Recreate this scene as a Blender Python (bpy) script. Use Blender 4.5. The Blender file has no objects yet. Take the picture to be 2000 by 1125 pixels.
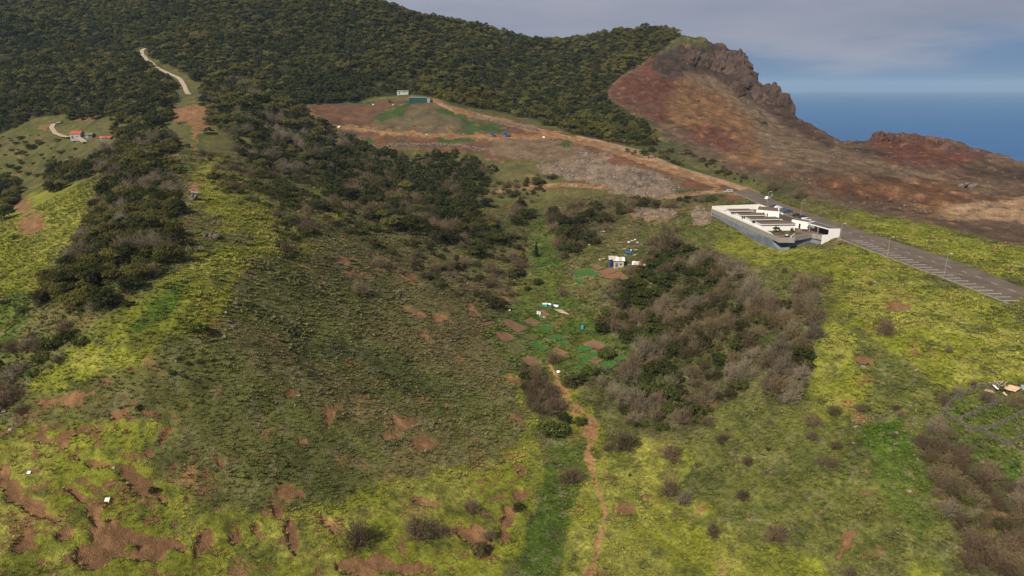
import bpy, bmesh, math, random
import numpy as np
from math import radians, sin, cos, tan, atan2, pi, sqrt

scene = bpy.context.scene
COL = scene.collection
random.seed(7)
rng = np.random.default_rng(11)

# ------------------------------------------------------------------ camera
FPX, PITCH, CAMZ = 1351.0, radians(16.2), 170.0
cam_data = bpy.data.cameras.new('camera')
cam = bpy.data.objects.new('camera', cam_data)
COL.objects.link(cam)
cam.location = (0, 0, CAMZ)
cam.rotation_euler = (pi / 2 - PITCH, 0, 0)
cam_data.sensor_width = 36.0
cam_data.lens = 36.0 * FPX / 2000.0
cam_data.clip_start = 1.0
cam_data.clip_end = 90000.0
scene.camera = cam

# ------------------------------------------------------------------ light
SUN_EL, SUN_AZ = radians(40), radians(217)      # azimuth from +Y clockwise: behind the camera, to the left
world = bpy.data.worlds.new("World")
scene.world = world
world.use_nodes = True
nt = world.node_tree
nt.nodes.clear()
w_out = nt.nodes.new('ShaderNodeOutputWorld')
w_bg = nt.nodes.new('ShaderNodeBackground')
w_sky = nt.nodes.new('ShaderNodeTexSky')
w_sky.sky_type = 'NISHITA'
w_sky.sun_disc = False
w_sky.sun_elevation = SUN_EL
w_sky.sun_rotation = SUN_AZ
w_sky.altitude = 170
w_bg.inputs['Strength'].default_value = 0.056
tc = nt.nodes.new('ShaderNodeTexCoord')
sep = nt.nodes.new('ShaderNodeSeparateXYZ')
nt.links.new(tc.outputs['Generated'], sep.inputs[0])
mp = nt.nodes.new('ShaderNodeMapping')
mp.inputs['Scale'].default_value = (1.0, 1.0, 5.5)
nt.links.new(tc.outputs['Generated'], mp.inputs[0])
nz = nt.nodes.new('ShaderNodeTexNoise')
nz.inputs['Scale'].default_value = 2.6
nz.inputs['Detail'].default_value = 7
nz.inputs['Roughness'].default_value = 0.55
nt.links.new(mp.outputs[0], nz.inputs['Vector'])
# cloud cover: none at the horizon, a soft grey deck starting about three degrees up
m1 = nt.nodes.new('ShaderNodeMath'); m1.operation = 'MULTIPLY_ADD'
m1.inputs[1].default_value = 0.16; m1.inputs[2].default_value = -0.08
nt.links.new(nz.outputs['Fac'], m1.inputs[0])
m2 = nt.nodes.new('ShaderNodeMath'); m2.operation = 'ADD'
nt.links.new(m1.outputs[0], m2.inputs[0]); nt.links.new(sep.outputs['Z'], m2.inputs[1])
mr = nt.nodes.new('ShaderNodeMapRange'); mr.interpolation_type = 'SMOOTHERSTEP'
mr.inputs['From Min'].default_value = 0.012; mr.inputs['From Max'].default_value = 0.066
mr.inputs['To Max'].default_value = 0.95
nt.links.new(m2.outputs[0], mr.inputs['Value'])
cr = nt.nodes.new('ShaderNodeValToRGB')
cr.color_ramp.elements[0].position = 0.35; cr.color_ramp.elements[0].color = (4.1, 4.4, 5.6, 1)
cr.color_ramp.elements[1].position = 0.68; cr.color_ramp.elements[1].color = (5.9, 5.8, 6.8, 1)
nt.links.new(nz.outputs['Fac'], cr.inputs[0])
# marine air near the horizon: blue
hz = nt.nodes.new('ShaderNodeMix'); hz.data_type = 'RGBA'
hz.inputs['Factor'].default_value = 0.85
hz.inputs[7].default_value = (1.05, 2.6, 6.0, 1)
nt.links.new(w_sky.outputs[0], hz.inputs[6])
mx = nt.nodes.new('ShaderNodeMix'); mx.data_type = 'RGBA'
nt.links.new(mr.outputs[0], mx.inputs['Factor'])
nt.links.new(hz.outputs[2], mx.inputs[6])
nt.links.new(cr.outputs[0], mx.inputs[7])
nt.links.new(mx.outputs[2], w_bg.inputs['Color'])
nt.links.new(w_bg.outputs[0], w_out.inputs[0])

sd = bpy.data.lights.new('sun', 'SUN')
sd.energy = 5.0
sd.angle = radians(0.8)
sd.color = (1.0, 0.90, 0.73)
sun = bpy.data.objects.new('sun', sd)
COL.objects.link(sun)
# vector pointing to the sun
SV = (sin(SUN_AZ) * cos(SUN_EL), cos(SUN_AZ) * cos(SUN_EL), sin(SUN_EL))
from mathutils import Vector, Matrix, Euler, Quaternion
sun.rotation_euler = Vector(SV).to_track_quat('Z', 'Y').to_euler()
sun.location = (0, 0, 600)

scene.view_settings.view_transform = 'Standard'
scene.view_settings.look = 'None'
scene.view_settings.gamma = 1.0
scene.view_settings.use_curve_mapping = False
scene.view_settings.exposure = 0.22

# ------------------------------------------------------------------ projection helpers
SP, CP = sin(PITCH), cos(PITCH)
def ray(u, v):
    a = (np.asarray(u, float) - 1000.0) / FPX
    b = (562.5 - np.asarray(v, float)) / FPX
    return a, CP + b * SP, -SP + b * CP
def PZ(u, v, z):                       # photo point lying at height z
    a, y, dz = ray(u, v); t = (z - CAMZ) / dz
    return float(a * t), float(y * t), float(z)
def PD(u, v, d):                       # photo point lying at forward distance d
    a, y, dz = ray(u, v); t = d / y
    return float(a * t), float(d), float(CAMZ + dz * t)
def project(x, y, z):
    dz = z - CAMZ
    dep = y * CP - dz * SP
    up = y * SP + dz * CP
    dep = np.maximum(dep, 1.0)
    return 1000.0 + FPX * x / dep, 562.5 - FPX * up / dep

# ------------------------------------------------------------------ noise
_perm = np.random.default_rng(5).permutation(512)
_perm = np.concatenate([_perm, _perm])
_val = np.random.default_rng(6).random(1024) * 2 - 1
def vnoise(x, y, seed=0):
    xi = np.floor(x).astype(np.int64); yi = np.floor(y).astype(np.int64)
    xf = x - xi; yf = y - yi
    xf = xf * xf * xf * (xf * (xf * 6 - 15) + 10); yf = yf * yf * yf * (yf * (yf * 6 - 15) + 10)
    def h(a, b): return _val[_perm[(_perm[(a + seed * 37) & 511] + b) & 511] + seed % 7]
    v00 = h(xi, yi); v10 = h(xi + 1, yi); v01 = h(xi, yi + 1); v11 = h(xi + 1, yi + 1)
    return (v00 * (1 - xf) + v10 * xf) * (1 - yf) + (v01 * (1 - xf) + v11 * xf) * yf
def fbm(x, y, octv=4, seed=0, rough=0.5, ridged=False):
    s = 0; a = 1; tot = 0
    for i in range(octv):
        n = vnoise(x * 2 ** i * 1.01 + 17.3 * i, y * 2 ** i * 1.01 - 9.1 * i, seed + i)
        if ridged: n = 1 - 2 * np.abs(n)
        s = s + a * n; tot += a; a *= rough
    return s / tot

# ------------------------------------------------------------------ the lie of the land
C = []
def z(u, v, h): C.append(PZ(u, v, h))
def d(u, v, dist): C.append(PD(u, v, dist))
# valley floor
for a in [(1110,1125,64),(1140,980,66),(1150,850,69),(1080,720,75),(1040,640,79),(1020,560,83),(1055,480,89),(1035,420,95),
          (1000,330,115)]: z(*a)
# left slope, ridge and shoulder
for a in [(0,1125,86),(300,1125,79),(600,1125,71),(850,1125,67),(2000,1125,80),(1600,1125,70),(1800,1125,75),
          (0,900,93),(200,900,92),(400,900,88),(700,900,79),(950,900,71),
          (0,760,100),(0,700,103),(100,760,103),(300,700,108),(500,700,102),(700,700,91),(850,700,83),(950,700,78),
          (0,560,107),(120,560,115),(250,560,119),(380,520,120),(500,600,109),(650,560,104),(800,560,96),(900,620,89),(950,560,88),
          (410,460,122),(520,480,117),(700,450,109),(850,470,100),(950,430,101),
          (380,390,128),(480,390,124),(600,380,118),(700,380,112),(800,400,107),(900,400,104),
          (200,400,121),(100,450,114),(0,430,102),(60,350,108),(0,350,108),(250,330,130),(370,300,136),(480,300,132),
          (150,262,138),(60,270,132),(0,250,138),(800,330,115),(900,345,111),(600,290,127)]: z(*a)
for a in [(385,240,474),(480,240,470),(300,240,500),(365,185,600),(480,190,560),(275,98,800),(365,150,690),(560,215,560),
          (-300,250,600),(-300,430,420),(-300,100,900),
          (200,180,640),(0,180,650),(0,100,800),(0,0,960),(200,0,960),(400,0,940),(400,80,800),(600,60,820),(600,120,740),
          (600,195,650),(700,200,640),(0,-90,1100),(350,-60,1080),
          (700,3,900),(800,25,930),(900,45,950),(1000,70,970),(1050,80,970),(1110,78,960),(1190,68,930),(1300,60,900),
          (800,120,760),(700,180,660),(1000,150,800),(1000,220,640),(1150,130,860),(1100,200,700),
          (820,200,600),(700,260,560),(900,235,570),(900,300,520),(1100,330,480),(1050,250,570),(1100,262,560),(780,285,525),
          (1250,200,700),(1300,150,760),(1370,100,830),(1400,160,760),(1440,140,800),(1400,240,620),
          (1250,260,590),(1350,280,560),(1480,200,740),(1530,215,730),(1560,250,660),(1640,286,600),(1690,285,590),
          (1530,300,520),(1720,262,600),(1790,266,590),(1880,290,560),(1960,312,530),(2080,340,500),
          (1750,310,530),(1850,340,490)]: d(*a)
# right side: plateau, road, spur
for a in [(1300,325,119),(1200,350,113),(1400,350,112),(1450,372,109),(1500,385,108),(1560,400,108),(1640,440,108),
          (1750,490,108),(1850,540,107.7),(1985,592,107.5),(2000,540,108.3),(2200,560,108),(2200,450,105),(2000,460,104),(1800,430,107),
          (1900,380,109),(1700,350,114),(1550,330,119),(1620,390,109),(2100,390,108),
          (1389,419,106.0),(1447,454,104.1),(1526,488,103.8),(1565,482,104.3),(1603,475,105.6),(1640,475,106.5),(1300,450,99),(1220,400,104),(1330,405,104),(1200,500,95),(1270,520,95),
          (1130,520,91),(1120,440,99),(1350,600,90),(1250,640,83),(1200,700,77),(1480,600,96),(1590,600,102),(1590,520,105),(1450,540,98),(1550,760,86),
          (1300,820,73),(1400,700,84),(1500,700,90),(1750,600,105),(1900,680,102.5),(2000,620,106),(2000,720,101),(1700,700,98),
          (1700,800,90),(1500,850,80),(1350,950,71),(1500,950,76),(1700,950,83),(1850,950,86),(2000,850,92),(1900,850,92),(2000,950,88),
          (2300,900,90),(2300,700,103)]: z(*a)
for (u, v, dist, back, drop) in [(700,3,900,260,60),(900,45,950,260,70),(1050,80,970,260,90),(1190,68,930,240,90),
                                 (0,-90,1100,300,60),(350,-60,1080,300,60),(1300,60,900,200,90)]:
    x, y, h = PD(u, v, dist); k = (dist + back) / dist
    C.append((x * k, y * k, h - drop))
C += [(-40, 60, 70), (60, 60, 62), (-120, 40, 95), (150, 60, 85), (-300, 150, 80), (-300, 60, 85), (300, 150, 110), (300, 60, 100),(0,20,66),
      (-700, 500, 150), (-800, 900, 280), (520, 450, 100), (480, 250, 105)]
C = np.array(C)
S = 100.0
def tps_k(r2): return 0.5 * r2 * np.log(r2 + 1e-9)
_P = C[:, :2] / S
_n = len(C)
_D = ((_P[:, None] - _P[None]) ** 2).sum(-1)
_A = np.zeros((_n + 3, _n + 3)); _A[:_n, :_n] = tps_k(_D) + np.eye(_n) * 0.02
_A[:_n, _n] = 1; _A[:_n, _n + 1:] = _P; _A[_n, :_n] = 1; _A[_n + 1:, :_n] = _P.T
_w = np.linalg.solve(_A, np.concatenate([C[:, 2], [0, 0, 0]]))
def tps(x, y):
    x = np.atleast_1d(np.asarray(x, float)); y = np.atleast_1d(np.asarray(y, float))
    out = np.empty(len(x))
    for i in range(0, len(x), 40000):
        p = np.stack([x[i:i + 40000], y[i:i + 40000]], 1) / S
        r2 = ((p[:, None] - _P[None]) ** 2).sum(-1)
        out[i:i + 40000] = tps_k(r2) @ _w[:_n] + _w[_n] + p @ _w[_n + 1:]
    return out

# coast: land polygon in world XY, seaward of it the ground falls away as a cliff
coast_px = [(1310,62,905),(1345,72,880),(1385,92,860),(1432,106,835),(1448,112,812),(1455,140,800),(1472,166,775),(1503,172,760),(1528,196,742),(1536,222,722),(1560,240,690),(1605,268,640),
            (1640,284,612),(1695,286,602),(1722,262,606),(1795,266,596),(1885,290,566),(1965,312,536),(2100,345,500),(2400,420,480)]
LAND = [PD(*a)[:2] for a in coast_px]
LAND = [(-1500, 2600), (60, 2600), (260, 1300)] + LAND + [(900, 420), (1500, 300), (1500, -500), (-1500, -500)]
LAND = np.array(LAND)
def poly_sd(x, y, P):                  # signed distance, positive inside
    dmin = np.full(len(x), 1e18); ins = np.zeros(len(x), bool)
    n = len(P)
    for i in range(n):
        ax, ay = P[i]; bx, by = P[(i + 1) % n]
        ex, ey = bx - ax, by - ay
        t = np.clip(((x - ax) * ex + (y - ay) * ey) / (ex * ex + ey * ey + 1e-12), 0, 1)
        dmin = np.minimum(dmin, (x - ax - t * ex) ** 2 + (y - ay - t * ey) ** 2)
        cond = ((ay > y) != (by > y))
        xs = ax + (y - ay) * ex / (ey if abs(ey) > 1e-12 else 1e-12)
        ins ^= cond & (x < xs)
    s = np.sqrt(dmin)
    return np.where(ins, s, -s)
def seg_dist(x, y, P):
    dmin = np.full(len(x), 1e18)
    for i in range(len(P) - 1):
        ax, ay = P[i][:2]; bx, by = P[i + 1][:2]
        ex, ey = bx - ax, by - ay
        t = np.clip(((x - ax) * ex + (y - ay) * ey) / (ex * ex + ey * ey + 1e-12), 0, 1)
        dmin = np.minimum(dmin, (x - ax - t * ex) ** 2 + (y - ay - t * ey) ** 2)
    return np.sqrt(dmin)
def sstep(a, b, v):
    t = np.clip((v - a) / (b - a), 0, 1); return t * t * (3 - 2 * t)

# road edges, traced and laid at road level
ROADZ = 108.0
road_L = [PZ(u, v, ROADZ)[:2] for u, v in [(1968,592),(1905,567),(1843,543),(1733,502),(1641,467),(1575,436),(1540,422),(1508,408),(1478,396),(1455,385),(1432,376)]]
road_R = [PZ(u, v, ROADZ)[:2] for u, v in [(2012,568),(1925,532),(1837,500),(1735,468),(1672,447),(1600,423),(1560,409),(1528,397),(1500,386),(1481,376),(1462,368)]]
road_c = [((a[0] + b[0]) / 2, (a[1] + b[1]) / 2) for a, b in zip(road_L, road_R)]
ROADPOLY = np.array(road_L + road_R[::-1])
# building platform
BLD = np.array([(104, 358), (112.6, 285), (119, 285), (120, 289), (130, 295), (133, 290), (141, 292), (137, 348), (131, 364)])

def pix_line(pts, w):                  # a line traced in the photograph as mask polygon helper
    return pts, w
# ------------------------------------------------------------------ masks traced over the photograph
U0, V0, MS = -400, -240, 2.0
MW, MH = 1420, 700
_mu, _mv = np.meshgrid(U0 + (np.arange(MW) + .5) * MS, V0 + (np.arange(MH) + .5) * MS)
def blur(a, r):
    if r < 1: return a
    k = np.ones(2 * r + 1) / (2 * r + 1)
    for _ in range(2):
        p = np.pad(a, r, mode='edge')
        c = np.cumsum(np.pad(p, ((1, 0), (0, 0))), 0); p = (c[2 * r + 1:] - c[:-2 * r - 1]) / (2 * r + 1)
        c = np.cumsum(np.pad(p, ((0, 0), (1, 0))), 1); a = (c[:, 2 * r + 1:] - c[:, :-2 * r - 1]) / (2 * r + 1)
    return a
def mask(polys=(), blobs=(), lines=(), soft=2):
    m = np.zeros((MH, MW))
    def box(u0, v0, u1, v1):
        return (slice(max(0, int((v0 - V0) / MS) - 1), max(1, min(MH, int((v1 - V0) / MS) + 2))),
                slice(max(0, int((u0 - U0) / MS) - 1), max(1, min(MW, int((u1 - U0) / MS) + 2))))
    for P in polys:
        P = np.array(P, float); b = box(P[:, 0].min(), P[:, 1].min(), P[:, 0].max(), P[:, 1].max())
        x = _mu[b]; y = _mv[b]; ins = np.zeros(x.shape, bool)
        for i in range(len(P)):
            ax, ay = P[i]; bx, by = P[(i + 1) % len(P)]
            if ay == by: continue
            ins ^= ((ay > y) != (by > y)) & (x < ax + (y - ay) * (bx - ax) / (by - ay))
        m[b] = np.maximum(m[b], ins)
    for bl in blobs:
        u, v, ru, rv = bl[:4]; an = radians(bl[4]) if len(bl) > 4 else 0
        R = max(ru, rv) * 1.3; b = box(u - R, v - R, u + R, v + R)
        x = _mu[b] - u; y = _mv[b] - v
        p = x * cos(an) + y * sin(an); q = -x * sin(an) + y * cos(an)
        m[b] = np.maximum(m[b], np.clip(1.5 - ((p / ru) ** 2 + (q / rv) ** 2), 0, 1))
    for L, w in lines:
        us = [p[0] for p in L]; vs = [p[1] for p in L]
        b = box(min(us) - w, min(vs) - w, max(us) + w, max(vs) + w)
        x = _mu[b].ravel(); y = _mv[b].ravel()
        s = seg_dist(x, y, L).reshape(_mu[b].shape)
        m[b] = np.maximum(m[b], np.clip((w / 2 - s) / 2 + .5, 0, 1))
    return blur(m, soft)
def samp(m, u, v):
    x = np.clip((u - U0) / MS - .5, 0, MW - 1.001); y = np.clip((v - V0) / MS - .5, 0, MH - 1.001)
    xi = x.astype(int); yi = y.astype(int); fx = x - xi; fy = y - yi
    return (m[yi, xi] * (1 - fx) + m[yi, xi + 1] * fx) * (1 - fy) + (m[yi + 1, xi] * (1 - fx) + m[yi + 1, xi + 1] * fx) * fy

M = {}
M['bright'] = mask([
    [(520,470),(440,478),(370,520),(280,570),(200,640),(130,700),(70,760),(60,785),(140,765),(220,735),(300,670),(400,650),(440,590),(480,520),(540,480)],
    [(-50,440),(130,355),(195,362),(185,420),(140,480),(90,530),(60,570),(0,600),(-50,640)],
    [(-50,835),(150,832),(230,838),(318,815),(312,870),(255,895),(320,940),(400,985),(520,1010),(600,1000),(700,968),(850,925),(950,925),(1030,870),(1040,830),(1000,770),(955,718),(1000,732),(1050,800),(1066,870),(1060,940),(1030,1030),(980,1125),(980,1200),(-50,1200)],
    [(1180,870),(1140,930),(1110,1020),(1080,1125),(1080,1200),(1660,1200),(1620,1110),(1540,1060),(1450,1040),(1380,1000),(1330,950),(1355,900),(1320,865),(1240,858)],
    [(1630,500),(1700,478),(1800,545),(1965,605),(2010,640),(2100,740),(1960,740),(1840,762),(1760,700),(1700,640),(1650,610),(1625,560)],
    [(1610,620),(1660,650),(1700,760),(1640,830),(1580,830),(1600,740),(1590,680)],
    [(1540,398),(1700,418),(1850,448),(2050,505),(2050,575),(1850,500),(1700,448),(1560,408)],
    [(1050,735),(1100,745),(1150,800),(1200,850),(1160,870),(1120,820),(1060,770)],
    [(1830,1200),(1840,1090),(1760,1120),(1740,1200)],
    [(385,330),(430,315),(540,385),(520,430),(450,450),(385,400)],
    [(1000,560),(1100,540),(1110,570),(1040,600)], [(1390,450),(1640,500),(1640,540),(1500,520),(1400,490)]],
    blobs=[(1750,430,60,14,10),(560,470,60,40,30),(1130,480,28,12),(640,405,40,20,40)], soft=7)
M['lush'] = mask([
    [(1075,862),(1150,855),(1152,920),(1112,1000),(1104,1060),(1085,1200),(990,1200),(1040,1010),(1062,930)],
    [(240,640),(330,560),(380,540),(330,620),(270,660)],
    [(930,640),(1000,600),(1060,520),(1100,560),(1250,690),(1230,740),(1130,745),(1000,725)],
    [(1040,400),(1070,410),(1110,560),(1040,560)],
    [(1680,840),(1760,800),(1800,900),(1830,1000),(1800,1060),(1740,1000)],
    [(735,228),(795,196),(812,196),(775,232),(745,240)],[(860,262),(930,258),(940,275),(860,278)],
    [(1830,780),(2000,770),(2000,960),(1860,900)],
    [(-50,600),(60,560),(50,640),(0,720),(-50,740)]],
    blobs=[(365,330,10,25),(430,232,25,12),(905,222,28,10,10),(960,230,35,9,8),(385,270,22,30)], soft=5)
M['soil'] = mask([
    [(395,200),(415,215),(410,245),(385,262),(370,245),(330,235),(300,228),(350,212)],
    [(560,200),(600,203),(625,235),(585,215)], [(130,228),(175,222),(205,228),(150,236)],
    [(1240,408),(1330,412),(1310,432),(1230,428)], [(1345,405),(1392,412),(1385,440),(1360,440)]],
    blobs=[(120,783,50,12,-4),(170,768,30,7,-10),(205,750,16,6),(238,806,22,9,-6),(325,848,9,28,20),(300,880,22,12,-20),(105,862,38,10,15),(140,845,45,7,-12),(118,870,12,14),
           (183,902,30,8,10),(150,895,18,6),(265,943,45,20,35),(300,965,30,8,40),(548,970,30,22,-30),(540,995,16,20),(580,965,22,10),(572,1050,10,35,-8),(560,1020,8,20),
           (20,945,22,35,-30),(60,990,55,14,25),(140,960,35,8,35),(195,1015,35,22,40),(250,1065,75,32,15),(180,1085,35,30),(320,1060,60,8,20),(400,1060,18,32,20),(120,1045,20,12),
           (45,1065,24,18,-20),(720,1108,62,17),(800,1112,30,10),(430,905,10,8),(424,890,5,12),(640,1025,8,22,-30),(497,1040,10,16),(460,1050,10,16),(795,828,26,12,-10),(765,852,20,9),(775,815,9,9),
           (830,868,22,18,-20),(830,980,30,7,20),(800,952,10,7),(990,1020,18,30,10),(985,1045,14,22),(920,1045,28,18,25),(940,1065,20,20),(1015,920,10,14),(1017,968,12,12),(1030,960,8,6),
           (570,772,15,8),(640,812,12,14),(655,800,14,5),(300,735,14,5),(258,718,6,7),(1015,825,12,9,30),(1005,815,8,5),(672,508,20,8),(862,622,15,7),(780,530,50,10,28),(745,515,16,6,20),(850,545,18,7,40),
           (810,610,30,7,30),(920,605,10,16,-20),(980,580,8,16),(830,660,16,5,20),(680,780,10,5),(672,762,5,4),(910,885,7,7),(1655,1062,14,24,10),(1670,1042,14,8),(1640,1085,6,12),(1700,960,18,6,-10),
           (1685,705,18,8,20),(1700,740,14,6),(1755,600,26,10,10),(1220,995,22,10),(1265,970,12,6),(660,250,24,6),(380,368,20,8,-20),(1790,690,14,6),(710,770,8,4),(590,860,12,8),(1600,1000,8,5),
           (880,790,8,5),(60,440,30,22,-30),(40,400,26,16),(90,250,16,6,-40),(1010,745,26,6,25)],
    lines=[([(850,196),(880,212),(960,232),(1080,262),(1170,285),(1280,322),(1400,362)],9),
           ([(935,382),(1000,368),(1100,360),(1200,368),(1290,386),(1400,372),(1440,378)],5),
           ([(640,245),(700,252),(780,262),(950,268),(1080,268)],7),
           ([(382,200),(388,225),(384,262),(380,290)],7)], soft=1)
M['quarry'] = mask([[(590,208),(640,203),(760,198),(840,194),(900,216),(1060,250),(1130,270),(1250,296),(1330,330),(1400,352),(1470,374),(1440,392),(1360,384),(1340,368),(1300,345),(1200,322),(1100,312),(960,312),(940,300),(860,295),(740,288),(700,270),(650,240)]], soft=2)
M['quarry_green'] = mask([[(725,232),(790,198),(815,197),(778,228),(748,238)],[(858,262),(925,258),(938,274),(880,282),(850,276)],[(905,236),(985,246),(990,258),(900,252)],[(1140,272),(1180,276),(1300,310),(1420,352),(1400,352),(1280,316),(1180,286)],
    [(1300,372),(1420,372),(1420,384),(1310,388)]],blobs=[(895,222,24,9,8),(870,212,20,7,-30),(1107,282,12,7),(785,279,12,4),(722,276,14,5),(690,200,60,4),(800,232,14,4)], soft=2)
M['quarry_field'] = mask([[(725,238),(800,206),(850,202),(930,228),(960,262),(860,262),(760,256),(720,250)]], soft=4)
M['embank'] = mask([[(960,272),(1080,272),(1160,296),(1200,318),(1100,316),(960,308)],[(1290,345),(1340,350),(1335,384),(1290,376)]], soft=2)
M['right_green'] = mask([[(1330,860),(1420,800),(1600,700),(1590,600),(1620,500),(1400,440),(1250,430),(1250,480),(1500,520),(1620,560),(2100,600),(2100,1000),(1860,960),(1830,1090),(1640,1125),(1540,1060),(1380,1000),(1320,950)]], soft=8)
M['eroded'] = mask([[(-50,830),(60,770),(330,740),(420,900),(420,960),(620,1000),(1000,880),(1050,960),(1000,1125),(980,1200),(-50,1200)],[(700,480),(880,540),(960,640),(900,660),(760,580)]], soft=12)
M['litter'] = mask([[(1180,575),(1215,540),(1260,500),(1340,490),(1440,512),(1500,585),(1530,620),(1505,700),(1440,770),(1400,800),(1330,850),(1240,842),(1205,790),(1150,760),(1120,748),(1130,730),(1235,712),(1215,660),(1165,645)],[(1530,600),(1570,560),(1608,590),(1600,640),(1580,700),(1585,770),(1510,800),(1480,770),(1510,700)],
 [(1800,830),(1850,825),(1885,900),(1960,935),(2100,940),(2100,1180),(1900,1180),(1880,1060),(1830,990),(1805,900)],[(235,330),(300,300),(345,325),(350,420),(372,470),(350,510),(290,560),(215,590),(190,620),(150,615),(95,600),(70,590),(110,535),(170,450),(195,370)],[(1015,725),(1060,745),(1110,795),(1105,825),(1050,815),(1020,775)],
 [(610,310),(700,285),(800,320),(950,318),(968,355),(930,385),(965,440),(1000,480),(930,500),(860,480),(760,450),(700,400),(640,395)]], soft=5)
M['path'] = mask(lines=[([(1085,735),(1100,765),(1135,800),(1152,818),(1160,850),(1150,885),(1160,930),(1180,985),(1182,1020),(1168,1060),(1155,1125),(1150,1200)],5),([(1150,885),(1142,850),(1138,825),(1110,790),(1085,750)],6),([(1072,705),(1085,735)],6)],blobs=[(1157,835,10,22),(1152,900,9,22,-10)], soft=1)
M['sand'] = mask([[(1860,402),(2100,382),(2100,450),(1920,432),(1800,425)]],blobs=[(1600,410,50,6,12),(1660,432,30,4,12)], soft=4)
M['darkslope'] = mask([[(1500,215),(1545,222),(1640,285),(1620,292),(1570,270),(1520,240)],[(1650,292),(1740,298),(1745,310),(1650,302)],[(1850,335),(1980,330),(2100,350),(2100,370),(1880,345)]], soft=2)
M['brownslope'] = mask([[(520,470),(700,450),(860,500),(980,560),(960,640),(1000,740),(900,720),(800,640),(640,560),(540,520)],[(380,300),(600,300),(660,400),(600,470),(520,430)],[(1200,345),(1330,400),(1240,440),(1060,420),(1040,350)]], soft=14)
M['track'] = mask(lines=[([(1130,268),(1250,298),(1330,332),(1400,352),(1480,378)],9),([(935,382),(1000,368),(1100,360),(1200,368),(1290,386),(1400,374),(1440,378)],6),([(850,196),(880,212),(960,232),(1080,262),(1170,285),(1280,322),(1400,362)],8),
           ([(640,245),(700,252),(780,262),(950,268),(1080,268)],4)], soft=1)
M['pale'] = mask([[(1040,320),(1150,314),(1230,325),(1300,345),(1335,372),(1290,386),(1230,385),(1180,365),(1100,346),(1050,335)],
                  [(1240,408),(1330,410),(1310,430),(1230,426)],[(1345,405),(1392,412),(1385,440),(1360,440)]],
                 blobs=[(1140,300,22,5),(1180,302,20,5)], soft=3)
M['barren'] = mask([[(1180,185),(1210,150),(1290,100),(1330,66),(1400,80),(1560,160),(1620,250),(1700,250),(1960,290),(2100,320),(2450,330),(2450,520),(2060,500),(1850,446),(1700,416),(1600,392),(1520,370),(1440,340),(1380,318),(1300,292),(1240,235)]], soft=4)
M['red'] = mask([[(1175,190),(1205,155),(1290,108),(1335,122),(1330,160),(1300,200),(1310,240),(1270,250),(1230,215)],
                 [(1690,300),(1722,258),(1800,262),(1900,292),(1930,315),(1850,335),(1740,325)],[(1290,240),(1400,250),(1480,310),(1400,290)]], soft=6)
M['tan'] = mask([[(1330,150),(1375,145),(1440,185),(1500,215),(1560,250),(1640,290),(1800,340),(2100,420),(1900,410),(1700,340),(1560,330),(1480,310),(1400,270),(1345,230)]], soft=8)
M['rust'] = mask([[(1350,305),(1480,330),(1560,350),(1800,350),(1900,380),(2100,400),(2100,440),(1850,420),(1700,395),(1560,365),(1440,335)]],
                 blobs=[(1870,350,60,6,6)], soft=8)
M['orange'] = mask([[(1290,160),(1335,150),(1400,180),(1450,215),(1480,290),(1500,330),(1440,312),(1380,280),(1300,245),(1250,225)],[(1380,310),(1560,350),(1800,362),(1790,375),(1560,362)],[(1700,395),(1850,408),(1900,440),(1760,420)]], soft=6)
M['crag'] = mask([[(1280,112),(1335,86),(1380,82),(1445,102),(1455,140),(1480,168),(1440,188),(1408,160),(1380,148),(1340,140),(1320,160),(1290,150),(1270,128)],[(1440,182),(1480,162),(1530,180),(1540,222),(1500,205),(1460,196)]], soft=3)
M['hilltop'] = mask([[(1290,60),(1345,60),(1395,88),(1380,100),(1335,86),(1290,105)]], soft=4)
M['brushy'] = mask([[(1180,188),(1240,225),(1300,262),(1380,305),(1480,340),(1560,365),(1600,388),(1540,392),(1440,345),(1300,300),(1200,272),(1180,230)]], soft=8)
M['forest'] = mask([[(-400,-240),(1330,-240),(1330,66),(1290,102),(1210,150),(1180,185),(1235,235),(1290,280),(1240,285),(1170,272),(1120,262),(1060,236),(960,216),(900,205),(850,190),(800,184),(730,190),(700,198),(570,204),(520,190),(400,168),(375,150),(300,112),(280,90),(262,100),(330,150),(350,178),(290,186),(200,195),(120,222),(60,232),(0,262),(-400,300)]], soft=2)
M['plots'] = mask(soft=1)

def base_height(x, y):
    x = np.atleast_1d(np.asarray(x, float)); y = np.atleast_1d(np.asarray(y, float))
    h = tps(x, y)
    # the two terraces cut in the quarried ground and general undulation
    r = np.hypot(x, y)
    h = h + 1.3 * fbm(x / 38, y / 38, 3, 3) * sstep(60, 200, r)
    h = h + 7 * fbm(x / 120, y / 120, 4, 9, ridged=True) * sstep(620, 860, r) * sstep(230, 80, x)
    # crags and eroded bad-lands
    u, v = project(x, y, h)
    cg = samp(M['crag'], u, v) * (r > 560)
    br = samp(M['barren'], u, v) * (r > 430)
    h = h + cg * (13 * fbm(x / 34, y / 34, 5, 21, 0.62, True) + 3) + br * (1 - cg) * 2.4 * fbm(x / 28, y / 28, 4, 33, 0.55, True)
    # flat road and building platform
    sr = poly_sd(x, y, ROADPOLY)
    h = h + (ROADZ - 0.08 - h) * sstep(-7, -0.5, sr)
    # bank behind the road
    # coast cliff
    near = (y > 380) | (x > 300)
    sc = poly_sd(x, y, LAND)
    wob = 6 * fbm(x / 40, y / 40, 4, 41)
    f = sstep(0, -70, sc + np.minimum(wob, 0) - 0.5)
    h = h * (1 - f) + (-14) * f
    h = np.where(sc < -70, -14, h)
    return h
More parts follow.
